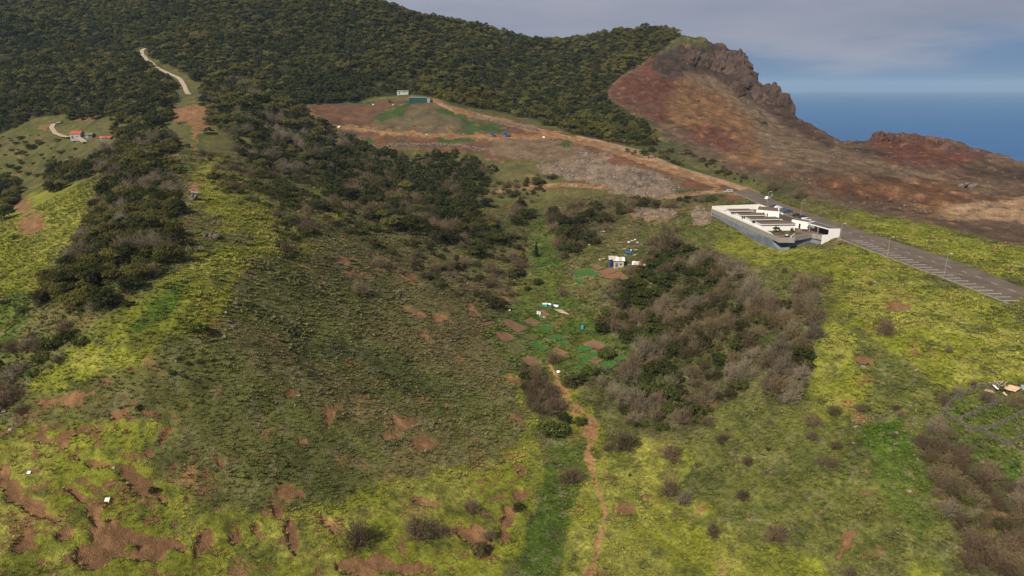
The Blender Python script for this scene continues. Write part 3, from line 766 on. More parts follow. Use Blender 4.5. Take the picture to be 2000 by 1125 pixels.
for (x_, y_) in [(1905,690),(1800,650),(1705,612),(1620,580),(1530,550),(1440,520),(1365,493),(1290,467),(1215,443),(1145,418),(1075,394),(1010,372),(945,350)]:
    p = Vector(PZ(1350 + x_ / 3.04, 340 + y_ / 3.04, ROADZ)); ax = (lp1 - lp0).normalized()
    paint('centre_dash', p - ax * 1.4, p + ax * 1.4, .16, road)

# ---- concrete tracks on the left ridge
def strip(name, pts, w, mat, dz=.15, n=40):
    P = np.array([W1(u, v)[:2] for u, v in pts]); P = resample([tuple(p) for p in P], n)
    T = np.gradient(P, axis=0); T /= np.hypot(T[:, 0], T[:, 1])[:, None]; Nn = np.stack([-T[:, 1], T[:, 0]], 1)
    cols = np.linspace(-w / 2, w / 2, 4)
    V = [];
    for c in cols:
        q = P + Nn * c; V.append(np.c_[q, hgt(q[:, 0], q[:, 1])])
    V = np.array(V); V[:, :, 2] = V[:, :, 2].max(0) + dz
    m = MB()
    for i in range(n):
        for c in range(4): m.v.append(tuple(V[c, i]))
    for i in range(n - 1):
        for c in range(3): a = i * 4 + c; m.f.append((a, a + 4, a + 5, a + 1))
    o = m.build(name, mat)
    s = o.modifiers.new('thickness', 'SOLIDIFY'); s.thickness = .6; s.offset = -1
    return tag(o, kind='structure')
strip('hill_track', [(284,96),(277,100),(278,108),(300,128),(335,147),(353,157),(361,170),(369,185)], 3.6, CTRACK, .6)
strip('farm_track', [(122,240),(106,243),(101,251),(108,262),(122,268),(142,270),(155,273),(166,281)], 3.2, CTRACK, .5)

# ---- visitor building on its terrace
B = empty('visitor_building', (118, 320, 107.9))
tag(B, 'long low white flat-roofed visitor building on a blue-grey retaining wall beside the road', 'building')
Binv = Vector((-118, -320, -107.9))
def bpart(mb, name, mat, par=None, label=None, bevel=0):
    p = par if par is not None else B
    mb.v = [tuple(Vector(q) + Binv) for q in mb.v]
    o = mb.build(name, mat, p, bevel)
    if label: o['label'] = label
    return o
def wall_seg(mb, p, q, t, z0, z1, z1b=None):
    p = Vector(p[:2]); q = Vector(q[:2]); dr = (q - p).normalized(); nn = Vector((-dr.y, dr.x)) * t / 2
    z1b = z1 if z1b is None else z1b
    mb.prism([p - nn, p + nn, q + nn, q - nn], z0, [z1, z1, z1b, z1b])
zd = 107.9
m = MB()
topo = [(104.25, 357.2), (111.4, 293.6), (119.9, 291.2), (130.2, 295.2), (133.0, 290.8), (139.8, 293), (136.6, 346.5), (131, 362.5)]
boto = [(103.9, 357.6), (113.0, 286.3), (119.9, 290.2), (130.2, 295.0), (133.0, 290.7), (139.8, 293), (136.6, 346.5), (131, 362.5)]
bot2 = [(x + (x - a) * .9, y + (y - b) * .9) for (a, b), (x, y) in zip(topo, boto)]
m.add([(x, y, 100.3) for x, y in bot2] + [(x, y, 107.2) for x, y in topo], [tuple(range(8))[::-1], tuple(range(8, 16))] + [(i, (i + 1) % 8, 8 + (i + 1) % 8, 8 + i) for i in range(8)])
bpart(m, 'retaining_wall', BLUEG)
OUT = [(104, 358), (112.6, 285), (118.9, 285), (119.6, 288.4), (130, 294.6), (132.7, 290.2), (140.6, 291.8), (137.3, 347), (131.4, 364)]
m = MB(); m.prism(OUT, 107.2, zd); bpart(m, 'terrace_floor', DECK)
edge = [OUT[0], OUT[1], OUT[2], OUT[3], OUT[4], OUT[5]]
for i in range(5):                     # cast concrete parapet in panels
    a = Vector(edge[i]); b_ = Vector(edge[i + 1]); L = (b_ - a).length; n = max(1, round(L / 3.6))
    c0 = a.lerp(b_, 0)
    for j in range(n):
        p = a.lerp(b_, (j + .012) / n); q = a.lerp(b_, (j + .988) / n)
        m = MB(); wall_seg(m, p, q, .26 + .004 * (j % 2), 107.05, 109.15 + .01 * (j % 3)); bpart(m, 'parapet_panel', CONC)
m = MB(); wall_seg(m, (106.1, 357), (112.4, 296.5), .3, zd, 110.1, 109.2); wall_seg(m, (112.4, 296.3), (112.9, 291.8), .3, zd, 109.2, 108.5)
bpart(m, 'inner_wall', WHITE)
m = MB(); wall_seg(m, (104.4, 358.4), (131.3, 364.1), .35, 105, 110.4); bpart(m, 'rear_wall', WHITE)
m = MB(); wall_seg(m, (131.6, 363.6), (137.2, 346.5), .35, 105, 110.2, 108.6); bpart(m, 'rear_wall', WHITE)
m = MB(); wall_seg(m, (119.2, 289.8), (122.2, 293.6), .25, zd, 108.9, 109.2); bpart(m, 'ramp_wall', WHITE)
rows = [(306, 311.5, 111.6, 127.6, 0), (317, 323, 110.8, 125.3, 1), (328, 334, 109.6, 122, 2), (340, 345.5, 108.2, 119.8, 2)]
for (y0, y1, x0, x1, kd) in rows:
    zt = 111.0
    m = MB(); sk = -.085
    P = [(x0, y0), (x1, y0 + 1.0), (x1 - .4, y1 + 1.0), (x0 - .4, y1)]
    m.prism(P, zd, zt - .25); w = bpart(m, 'wing_wall', WHITE)
    m = MB(); m.prism([(x0 - .2, y0 - .7), (x1 + .3, y0 + .3), (x1 - .1, y1 + 1.4), (x0 - .6, y1 + .4)], zt - .25 + .003, zt); r = bpart(m, 'flat_roof', WHITE)
    m = MB(); m.prism([(x0 + .0, y0 - .5), (x1 + .1, y0 + .45), (x1 - .3, y1 + 1.2), (x0 - .4, y1 + .2)], zt + .003, zt + .08); bpart(m, 'gravel_bed', ROOFB, r)
    if kd:
        n = 12 if kd == 2 else 1
        for j in range(n):
            f0 = .06 + .88 * j / n; f1 = .06 + .88 * (j + .72) / n if n > 1 else .95
            xa = x0 + (x1 - x0) * f0; xb = x0 + (x1 - x0) * f1; ya = y0 + f0 - .03; yb = y0 + f1 - .03
            m = MB(); m.prism([(xa, ya), (xb, yb), (xb, yb + .2), (xa, ya + .2)], 109.3, 110.55)
            bpart(m, 'window', GLASS)
m = MB(); m.prism([(121.5, 341), (130.9, 335.4), (134.8, 346.6), (126, 352)], zd, 111.4); w = bpart(m, 'wing_wall', WHITE)
m = MB(); m.prism([(122.1, 341.2), (130.7, 336.1), (134.1, 346.3), (126.2, 351.2)], 111.403, 111.5); bpart(m, 'gravel_bed', ROOFB, w)
for f, ww, z0, z1 in [(.28, .09, 109.3, 110.4), (.47, .05, zd, 110.1)]:
    a = Vector((121.5, 341)); b_ = Vector((130.9, 335.4)); p = a.lerp(b_, f); q = a.lerp(b_, f + ww); nn = Vector((-.5, -.86)) * .04
    m = MB(); m.prism([p + nn, q + nn, q - nn * 3, p - nn * 3], z0, z1); bpart(m, 'window' if z0 > 109 else 'door', DARK, w)
m = MB(); wall_seg(m, (131.3, 335), (134.9, 318.2), .5, zd - .2, 110.3); bpart(m, 'stone_wall', STONE)
m = MB(); m.prism([(129, 315), (133.8, 308), (138, 311), (133.6, 318)], zd, 111.3); w = bpart(m, 'entrance_block', WHITE)
m = MB(); m.prism([(129.8, 315), (133.9, 308.9), (137.3, 311.2), (133.4, 317.3)], 111.303, 111.4); bpart(m, 'gravel_bed', ROOFB, w)
a = Vector((129, 315)); b_ = Vector((133.8, 308)); p = a.lerp(b_, .45); q = a.lerp(b_, .56); nn = Vector((-.82, -.56)) * .04
m = MB(); m.prism([p + nn, q + nn, q - nn * 3, p - nn * 3], zd, 110.1); bpart(m, 'door', DARK, w)
m = MB(); m.prism([(112.8, 285.6), (112.81, 285.61), (112.9, 285.7)], zd, zd + .01)
# open shelter at the near right end
m = MB(); m.prism([(131.8, 306), (135.6, 291.6), (140.5, 291.9), (137.2, 308.5)], 111.25, 111.6); r = bpart(m, 'shelter_roof', WHITE)
m = MB(); m.prism([(132.3, 305.6), (136, 292.3), (140.1, 292.5), (136.9, 307.9)], 111.603, 111.66); bpart(m, 'roof_felt', simple('grey_roof_felt', (.09, .09, .09), .9, .2, 1, 0), r)
m = MB(); wall_seg(m, (137.1, 308.2), (140.2, 293), .3, zd, 111.25); bpart(m, 'shelter_back_wall', simple('grey_wall', (.30, .29, .27), .9, .1, 1, .1))
m = MB(); wall_seg(m, (137.6, 303.5), (138.9, 297.2), .3, zd + .01, 110.8); m.v = [(x - .3, y, zz) for x, y, zz in m.v]; bpart(m, 'doorway', DARK)
m = MB(); wall_seg(m, (132.6, 290.0), (135.5, 290.65), .4, 101, 109.3); wall_seg(m, (135.5, 290.65), (140.7, 291.85), .4, 101, 111.7); bpart(m, 'end_wall', WHITE)
for (x, y) in [(132.6, 303.5), (134.0, 298)]:
    m = MB(); m.box(x - .16, x + .16, y - .16, y + .16, zd, 111.25); bpart(m, 'column', CONC)
m = MB(); m.prism([(113.6, 304.5), (126.5, 305.6), (128.2, 299.5), (121, 296.2), (114.2, 297)], zd + .004, 108.1); bpart(m, 'planting_bed', simple('dry_planting', (.085, .075, .035), .95, .5, 1.4, .6))

# ---- roadside things
def lamp_post(u, v, h, label):
    p = Vector(PZ(u, v, ROADZ)); r = empty('street_lamp', p); tag(r, label, 'street lamp', 'street lamps along the road')
    m = MB(); m.tube((0, 0, -.3), (0, 0, h), .10, .06, 8); m.build('pole', METAL, r)
    m = MB(); m.tube((0, 0, h - .05), (.9, 0, h + .25), .05, .04, 6); m.build('arm', METAL, r)
    m = MB(); m.box(.75, 1.65, -.17, .17, h + .18, h + .36); m.build('lamp_head', LAMPW, r, .05)
lamp_post(1498, 406, 8.5, 'farthest street lamp, behind the rear wall of the white building')
lamp_post(1563, 424, 8.2, 'street lamp beside the parked cars and the dark stone wall')
lamp_post(1641, 467, 6.6, 'street lamp at the near right end wall of the white building')
lamp_post(1733, 501, 7.3, 'street lamp at the middle of the marked parking bays')
lamp_post(1843, 543, 8.2, 'nearest street lamp, beside the last third of the parking bays')

def make_car(mat, label, loc, rz, L=4.4, Wd=1.8, H=1.5, cat='car', box=False):
    r = empty('parked_car', loc, rz); tag(r, label, cat, 'vehicles parked beside the white building and road')
    def prof(name, pts, w, mt, par, taper=0.0):
        m = MB(); n = len(pts)
        vs = [(x, -w / 2 + (taper if zz > .95 * H * .62 else 0), zz) for x, zz in pts] + [(x, w / 2 - (taper if zz > .95 * H * .62 else 0), zz) for x, zz in pts]
        m.add(vs, [tuple(range(n)), tuple(range(n, 2 * n))[::-1]] + [(i, n + i, n + (i + 1) % n, (i + 1) % n) for i in range(n)])
        return m.build(name, mt, par, .04)
    h = H
    if box: body = [(-L/2, .3), (L/2, .3), (L/2, .55*h), (L*.28, .60*h), (L*.16, h), (-L/2+.05, h), (-L/2, .6*h)]
    else: body = [(-L/2, .3), (L/2, .28), (L/2, .5*h), (L*.42, .58*h), (L*.24, .64*h), (L*.08, .97*h), (-L*.08, h), (-L*.28, .94*h), (-L*.44, .68*h), (-L/2, .62*h)]
    bo = prof('body', body, Wd, mat, r, .16)
    if box: win = [(L*.25, .64*h), (L*.15, .93*h), (-L*.45, .93*h), (-L*.45, .64*h)]
    else: win = [(L*.21, .66*h), (L*.08, .92*h), (-L*.08, .94*h), (-L*.27, .89*h), (-L*.37, .68*h)]
    m = MB(); n = len(win); w = Wd - .30
    m.add([(x, -w/2, zz) for x, zz in win] + [(x, w/2, zz) for x, zz in win], [tuple(range(n)), tuple(range(n, 2*n))[::-1]] + [(i, n+i, n+(i+1) % n, (i+1) % n) for i in range(n)])
    m.build('side_windows', GLASS, r)
    m = MB(); x0, z0, x1, z1 = (L*.265, .65*h, L*.17, .93*h) if box else (L*.225, .66*h, L*.095, .925*h)
    m.add([(x0+.03, -w/2+.05, z0), (x0+.03, w/2-.05, z0), (x1+.03, w/2-.12, z1), (x1+.03, -w/2+.12, z1)], [(0, 1, 2, 3)]); m.build('windscreen', GLASS, r)
    for sx in (-1, 1):
        for sy in (-1, 1):
            m = MB(); m.tube((sx*L*.31, sy*(Wd/2-.2), .33), (sx*L*.31, sy*(Wd/2+.02), .33), .33, .33, 12); wl = m.build('wheel', RUBBER, r)
            m = MB(); m.tube((sx*L*.31, sy*(Wd/2+.021), .33), (sx*L*.31, sy*(Wd/2+.035), .33), .2, .2, 8); m.build('rim', METAL, wl)
    for sy in (-1, 1):
        m = MB(); m.box(L/2-.03, L/2+.02, sy*(Wd/2-.4)-.15, sy*(Wd/2-.4)+.15, .42*h, .5*h); m.build('headlight', LAMPW, r)
        m = MB(); m.box(-L/2-.02, -L/2+.03, sy*(Wd/2-.25)-.1, sy*(Wd/2-.25)+.1, .5*h, .6*h); m.build('tail_light', RED2, r)
    return r
def at(u, v, zz=ROADZ): return Vector(PZ(u, v, zz))
make_car(WCAR, 'white hatchback driving in the middle of the road by the far lamp', at(1499, 389), radians(48), 4.5, 1.85, 1.7)
p = G(1423, 376); make_car(STEEL, 'silver off-road estate parked on the dirt track left of the road', p + Vector((0, 0, .05)), radians(197), 5.0, 1.95, 1.95, 'car', True)
make_car(NCAR, 'dark blue car farthest in the row behind the white building', at(1512, 405.5), radians(20), 4.6, 1.85, 1.7)
make_car(WCAR, 'white car between blue cars in the row behind the white building', at(1520, 408), radians(20), 4.6, 1.85, 1.7)
make_car(GCAR, 'grey-blue car third in the row behind the white building', at(1530, 411.5), radians(20), 4.6, 1.85, 1.7)
make_car(NCAR, 'dark blue estate car fourth in the row, beside the stone wall', at(1539, 415), radians(20), 4.7, 1.85, 1.75)
make_car(BCAR, 'black car half hidden by the stone wall near the second lamp', at(1556, 422), radians(22))
make_car(BCAR, 'dark car directly behind the foot of the second lamp', at(1567, 426), radians(22))
make_car(WCAR, 'white van parked behind the entrance block of the white building', at(1574, 433.5), radians(22), 4.8, 1.9, 2.1, 'van', True)
# road sign by the white hatchback
r = empty('road_sign', at(1507, 386)); tag(r, 'small pale roadside sign panel behind the white hatchback', 'sign')
m = MB(); m.box(-.05, .05, -.05, .05, -.2, 1.2); m.build('post', METAL, r); m = MB(); m.box(-.45, .45, -.09, -.052, .9, 2.2); m.build('panel', CONC, r)
# telegraph pole on the hillside behind
for (u, v, lab) in [(1505, 372, 'thin wooden pole standing behind the white hatchback'), (1210, 262, 'thin wooden pole at the lower forest edge above the upper road')]:
    r = empty('wooden_pole', G(u, v)); tag(r, lab, 'pole', None); m = MB(); m.tube((0, 0, -.3), (0, 0, 8), .12, .09, 8); m.build('shaft', WOOD, r)
    m = MB(); m.box(-.7, .7, -.05, .05, 7.3, 7.42); m.build('crossbar', WOOD, r)
# benches, cart and terrace plants
r = empty('bench', (131.5, 304.8, zd)); tag(r, 'dark bench row against the white entrance block', 'bench'); r.rotation_euler.z = radians(-15)
m = MB(); m.box(-1.4, 1.4, -.25, .25, .42, .5); m.build('seat', DARK, r)
for i in (-1.2, 0, 1.2): m = MB(); m.box(i - .05, i + .05, -.2, .2, 0, .42); m.build('leg', DARK, r)
m = MB(); m.box(-1.4, 1.4, .2, .26, .5, .95); m.build('backrest', DARK, r)
r = empty('garden_cart', (118.6, 292.8, zd), .4); tag(r, 'small black and white cart standing at the near corner of the terrace', 'cart')
m = MB(); m.box(-.9, .9, -.45, .45, .35, .55); m.build('tray', DARK, r); m = MB(); m.box(-.5, .3, -.35, .35, .55, 1.1); m.build('load', PWHITE, r)
for sx in (-.6, .6):
    m = MB(); m.tube((sx, -.5, .3), (sx, .5, .3), .3, .3, 10); m.build('wheel', RUBBER, r)

# ---- simple gabled or single-pitch shed
def shed(name, loc, rz, w, dd, h, rise, wallm, roofm, label, cat, pitch='gable', over=.3, door=True, open_front=False):
    r = empty(name, loc, rz); tag(r, label, cat)
    if pitch == 'gable':
        m = MB(); vs = [(-w/2, -dd/2, -1.5), (w/2, -dd/2, -1.5), (w/2, dd/2, -1.5), (-w/2, dd/2, -1.5), (-w/2, -dd/2, h), (w/2, -dd/2, h), (w/2, dd/2, h), (-w/2, dd/2, h), (-w/2, 0, h+rise), (w/2, 0, h+rise)]
        m.add(vs, [(0, 3, 2, 1), (0, 1, 5, 4), (2, 3, 7, 6), (1, 2, 6, 9, 5), (3, 0, 4, 8, 7), (4, 5, 9, 8), (6, 7, 8, 9)]); m.build('wall', wallm, r)
        s = rise / (dd/2)
        for sg in (-1, 1):
            y1 = sg*(dd/2+over); z1 = h - s*over + .06
            m = MB(); a = [(-w/2-over, 0, h+rise+.06), (w/2+over, 0, h+rise+.06), (w/2+over, y1, z1), (-w/2-over, y1, z1)]
            b2 = [(x, y, zz+.12) for x, y, zz in a]; m.add(a + b2, [(0, 1, 2, 3)[::sg], (4, 5, 6, 7)[::-sg], (0, 4, 5, 1)[::sg], (1, 5, 6, 2)[::sg], (2, 6, 7, 3)[::sg], (3, 7, 4, 0)[::sg]])
            rf = m.build('roof', roofm, r)
            for j in range(7):
                xx = -w/2 + w*j/6; mm = MB(); mm.add([(xx-.06, 0, h+rise+.185), (xx+.06, 0, h+rise+.185), (xx+.06, y1, z1+.125), (xx-.06, y1, z1+.125), (xx, 0, h+rise+.27), (xx, y1, z1+.21)], [(0, 4, 5, 3), (4, 1, 2, 5), (0, 1, 4), (3, 5, 2)])
                mm.build('roof_rib', roofm, rf)
    else:
        if open_front:
            m = MB(); m.box(-w/2, w/2, dd/2-.15, dd/2, -1, h+rise-.1); m.box(-w/2, -w/2+.15, -dd/2, dd/2-.16, -1, h); m.box(w/2-.15, w/2, -dd/2, dd/2-.16, -1, h); m.build('wall', wallm, r)
        else:
            m = MB(); m.add([(-w/2, -dd/2, -1), (w/2, -dd/2, -1), (w/2, dd/2, -1), (-w/2, dd/2, -1), (-w/2, -dd/2, h), (w/2, -dd/2, h), (w/2, dd/2, h+rise), (-w/2, dd/2, h+rise)], [(0, 3, 2, 1), (4, 5, 6, 7), (0, 1, 5, 4), (1, 2, 6, 5), (2, 3, 7, 6), (3, 0, 4, 7)]); m.build('wall', wallm, r)
        n = 4
        for j in range(n):
            x0 = -w/2-over + (w+2*over)*j/n; x1 = -w/2-over + (w+2*over)*(j+1)/n - .02; zo = .03*(j % 2)
            m = MB(); s = rise/dd; a = [(x0, -dd/2-over, h-s*over+.03+zo), (x1, -dd/2-over, h-s*over+.03+zo), (x1, dd/2+over, h+rise+s*over+.03+zo), (x0, dd/2+over, h+rise+s*over+.03+zo)]
            b2 = [(x, y, zz+.07) for x, y, zz in a]; m.add(a + b2, [(3, 2, 1, 0), (4, 5, 6, 7), (0, 1, 5, 4), (1, 2, 6, 5), (2, 3, 7, 6), (3, 0, 4, 7)])
            mt = roofm[j % len(roofm)] if isinstance(roofm, list) else roofm
            m.build('roof_sheet', mt, r)
    if door:
        m = MB(); m.box(-w*.35, -w*.35+1.1, -dd/2-.05, -dd/2+.02, 0, 2.0); m.build('door', METAL if wallm is GREYB else WOOD, r)
        m = MB(); m.box(w*.1, w*.1+.8, -dd/2-.04, -dd/2+.02, 1.1, 1.8); m.build('window', GLASS, r)
    return r
LGREY = simple('pale_grey_render', (.33, .34, .36), .85, .12, .6, .05)
p = G(152, 270); hs = shed('farm_house', p, radians(12), 6.6, 8.0, 3.2, 1.7, LGREY, RED, 'grey farm house with bright red gabled roof beside the pale farm track', 'house')
p = G(176, 269); shed('field_shed', p, radians(8), 4.6, 4.5, 2.2, 1.0, GREYB, OLIVE, 'small grey shed with olive roof right of the red-roofed farm house', 'shed', over=.4)
p = G(208, 272); shed('low_barn', p, radians(5), 7.5, 6, 1.0, 1.0, GREYB, RED, 'low barn of which mostly the red roof shows among trees right of the farm house', 'barn')
p = G(145, 272); make_car(NCAR, 'dark blue car parked in front of the red-roofed farm house', p, radians(-10)).__setitem__('group', 'vehicles at the farm')
p = G(787, 184); shed('pump_house', p, radians(5), 10, 5, 2.6, .4, simple('pale_green_render', (.40, .44, .38), .85, .1, 1, 0), LGREY, 'small pale flat-roofed hut at the forest foot above the teal tank', 'hut', 'mono', .5)
# teal water tank
p = G(818, 199); r = empty('water_tank', p); tag(r, 'dark teal water reservoir tank at the top of the cleared slope', 'tank')
m = MB(); W_, D_, H_ = 14.5, 7, 3.6
m.prism([(-W_/2, -D_/2), (W_/2, -D_/2), (W_/2, D_/2), (-W_/2, D_/2)], -2, H_); m.build('tank_wall', TEAL, r)
for j in range(9):
    x = -W_/2 + W_*j/8; m = MB(); m.box(x-.12, x+.12, -D_/2-.14, -D_/2-.002, -1, H_); m.build('stiffener', TEAL, r)
m = MB(); m.box(-W_/2-.2, W_/2+.2, -D_/2-.2, D_/2+.2, H_+.003, H_+.3); m.build('rim', LGREY, r)
m = MB(); m.box(W_/2+.01, W_/2+2.6, -D_/2, D_/2, -2, H_-.4); m.build('valve_chamber', CONC, r)
# white heap, tractor, bins in the quarry
def blob_mesh(rad, seed, sub=2, rough=.35, flat=1.0):
    bm = bmesh.new(); bmesh.ops.create_icosphere(bm, subdivisions=sub, radius=1)
    rr = random.Random(seed); ax = [Vector((rr.uniform(-1, 1), rr.uniform(-1, 1), rr.uniform(-1, 1))).normalized() for _ in range(9)]
    for vv in bm.verts:
        n = vv.co.normalized(); k = 1
        for a in ax:
            dp = n.dot(a)
            if dp > .55: k -= (dp - .55) * rough * 1.6
        k += rr.uniform(-.05, .05); vv.co = n * k * rad; vv.co.z *= flat
    return bm
def rock_mesh(name, rad, seed, mat, sub=2, rough=.5, flat=.7):
    bm = blob_mesh(rad, seed, sub, rough, flat); me = bpy.data.meshes.new(name); bm.to_mesh(me); bm.free(); me.materials.append(mat); return me
def bin_(u, v, lab, s=1.0, rz=0.2):
    p = G(u, v); r = empty('hopper', p, rz, s); tag(r, lab, 'hopper', 'blue hoppers on the quarry terrace')
    m = MB(); m.add([(-1, -1, 1.4), (1, -1, 1.4), (1, 1, 1.4), (-1, 1, 1.4), (-1.9, -1.5, 3.6), (1.9, -1.5, 3.6), (1.9, 1.5, 3.6), (-1.9, 1.5, 3.6)], [(3, 2, 1, 0), (4, 5, 6, 7), (0, 1, 5, 4), (1, 2, 6, 5), (2, 3, 7, 6), (3, 0, 4, 7)])
    m.build('bin', BLUE, r)
    for sx in (-.9, .9):
        for sy in (-.9, .9): m = MB(); m.box(sx-.12, sx+.12, sy-.12, sy+.12, -.5, 1.4); m.build('leg', METAL, r)
    m = MB(); m.box(1.95, 3.6, -.5, .5, .6, 1.3); m.build('motor_housing', DARK, r)
bin_(962, 267, 'left and smaller of the two blue hoppers on the quarry terrace', .8)
bin_(988, 268, 'right and larger of the two blue hoppers on the quarry terrace', 1.0)
p = G(763, 201); r = empty('tractor', p, .3); tag(r, 'small red tractor at the forest foot left of the teal tank', 'tractor')
m = MB(); m.box(-1.6, 1.6, -.5, .5, .8, 1.7); m.build('body', RED2, r, .1); m = MB(); m.box(-1.5, -.2, -.6, .6, 1.71, 2.6); m.build('cab', GLASS, r)
for sx, rr_ in ((-1, .8), (1.1, .5)):
    for sy in (-1, 1): m = MB(); m.tube((sx, sy*.6, rr_), (sx, sy*.95, rr_), rr_, rr_, 12); m.build('wheel', RUBBER, r)
white_heaps = [(663, 249, 1.7, 'white wrapped bundle at the left end of the quarry track'), (833, 263, .8, 'small white sack beside the middle of the quarry track'), (1062, 269, 1.3, 'white bags at the right end of the quarry terrace'),
               (729, 205, 1.0, 'small white sack high on the cleared slope'), (768, 205, .7, 'tiny white sack next to the red tractor'), (1091, 728, 1.0, 'round white bundle on the grass just below the garden plots'),
               (995, 607, .7, 'small white drum standing left of the garden plots'), (1244, 686, .9, 'white bundle at the foot of the scrub right of the gardens'),
               (1850, 500, .01, '')]
for i, (u, v, s, lab) in enumerate(white_heaps[:-1]):
    p = G(u, v); o = link('white_bundle', rock_mesh('white_bundle', s, 50 + i, PWHITE, 2, .4, .75), None, p + Vector((0, 0, s * .35))); tag(o, lab, 'bundle')

# ---- dry-stone walls and heaps of field stone
def stone_pile(pts, w, h, n, size, label, seed, mat=FSTONE):
    P = resample([W1(u, v)[:2] for u, v in pts], 60); rr = np.random.default_rng(seed)
    base = rock_mesh('stone', 1, seed, mat, 1, .5, .75)
    bv = np.array([v.co[:] for v in base.vertices]); bf = np.array([p.vertices[:] for p in base.polygons])
    V = []; F = []
    for i in range(n):
        t = rr.random() * 58.99; k = int(t); q = P[k] * (1 - t + k) + P[k + 1] * (t - k); T = P[k + 1] - P[k]; T /= np.hypot(*T) + 1e-9
        hh = rr.random() ** 1.2; off = rr.uniform(-1, 1) * w / 2 * (1 - .75 * hh)
        x = q[0] - T[1] * off; y = q[1] + T[0] * off; zz = float(hgt(x, y)) + hh * h
        A = np.array(Euler((rr.random() * 6, rr.random() * 6, rr.random() * 6)).to_matrix()); s = size * rr.uniform(.6, 1.3)
        V.append(bv @ A.T * s + [x, y, zz]); F.append(bf + len(bv) * i)
    V = np.concatenate(V); c = V.mean(0); c[2] = float(hgt(c[0], c[1]))
    r = empty('dry_stone_wall', Vector(c)); tag(r, label, 'wall')
    o = link('stones', mesh_np('stones', V - c, np.concatenate(F), mat), r); o['kind'] = 'stuff'
    return r
stone_pile([(752, 287), (800, 285), (850, 285), (900, 288), (950, 295)], 3, 2.2, 800, .55, 'lower rubble stone wall below the cleared quarry terrace', 1)
stone_pile([(922, 230), (950, 237), (990, 243), (1050, 256)], 2.5, 2.6, 700, .55, 'upper rubble stone wall holding the dirt road above the blue hoppers', 2)

# ---- garden plots
def z3(x, y): return (930 + x / 5.625, 560 + y / 5.625)
def z2(x, y): return (1100 + x / 9.375, 450 + y / 9.375)
plots = []
for f, kd, L in [(z3, 'soil', [[(190,505),(300,615),(440,580),(330,505)], [(270,380),(450,510),(570,460),(345,360)], [(520,380),(640,440),(710,400),(600,345)], [(650,280),(760,345),(820,320),(720,255)], [(470,785),(600,882),(740,855),(610,765)], [(820,690),(950,770),(1020,740),(885,670)], [(1165,635),(1350,697),(1450,670),(1290,590)], [(1220,825),(1320,860),(1400,810),(1300,770)], [(30,410),(60,440),(200,405),(170,385)]]),
                 (z3, 'green', [[(1080,680),(1130,740),(1300,685),(1200,650)], [(1110,775),(1160,830),(1450,790),(1340,712)], [(1340,870),(1450,938),(1560,855),(1480,810)], [(1090,890),(1220,985),(1330,940),(1240,860)], [(1500,790),(1580,832),(1640,790),(1570,755)], [(570,630),(730,720),(800,690),(680,610)], [(640,470),(790,505),(870,460),(760,420)], [(890,630),(960,662),(1030,630),(960,600)], [(800,560),(880,605),(980,575),(900,530)]]),
                 (z3, 'weedy', [[(310,640),(400,760),(550,700),(440,600)], [(1430,710),(1500,762),(1620,742),(1540,692)], [(490,560),(590,600),(690,560),(600,520)]]),
                 (z2, 'soil', [[(500,670),(640,742),(760,700),(620,640)], [(640,760),(720,842),(1040,750),(930,682)], [(660,855),(1070,975),(1190,905),(1055,760)]]),
                 (z2, 'green', [[(160,765),(215,832),(660,832),(520,700)], [(150,900),(330,992),(430,962),(300,890)]])]:
    for q in L: plots.append((kd, [f(*p) for p in q]))
where = {'soil': 'bare brown tilled garden plot', 'green': 'bright green planted garden plot', 'weedy': 'weedy olive garden plot'}
pos_words = ['at the left edge of the valley gardens', 'long and narrow, upper left of the gardens', 'small, beside the long brown plot', 'topmost, below the white boxes', 'lowest left, with a pale kerb stone along its foot', 'narrow, in the middle of the gardens', 'at the upper right, under the scrub', 'small, ringed by the green plots', 'reddish, farthest left by the slope',
             'upper left of the right-hand green group', 'long, in the middle of the right-hand green group', 'lower right of the right-hand green group', 'lowest of the right-hand green group', 'small, at the right end of the green group', 'left of the narrow brown plot', 'dark, below the small brown plot', 'small, just above the narrow brown plot', 'dark, in the upper middle of the gardens',
             'between two brown plots at the lower left', 'at the right corner beside the green plots', 'small, in the centre of the gardens',
             'upper strip below the tin shed', 'middle field below the tin shed', 'largest field, below the tin shed', 'left of the brown fields below the shed', 'small, lowest by the shed fields']
def quad_patch(c, n):
    c = [np.array(p) for p in c]; s = np.linspace(0, 1, n)
    A, Bb = np.meshgrid(s, s, indexing='ij')
    return (1-A)[..., None]*(1-Bb)[..., None]*c[0] + A[..., None]*(1-Bb)[..., None]*c[1] + A[..., None]*Bb[..., None]*c[2] + (1-A)[..., None]*Bb[..., None]*c[3]
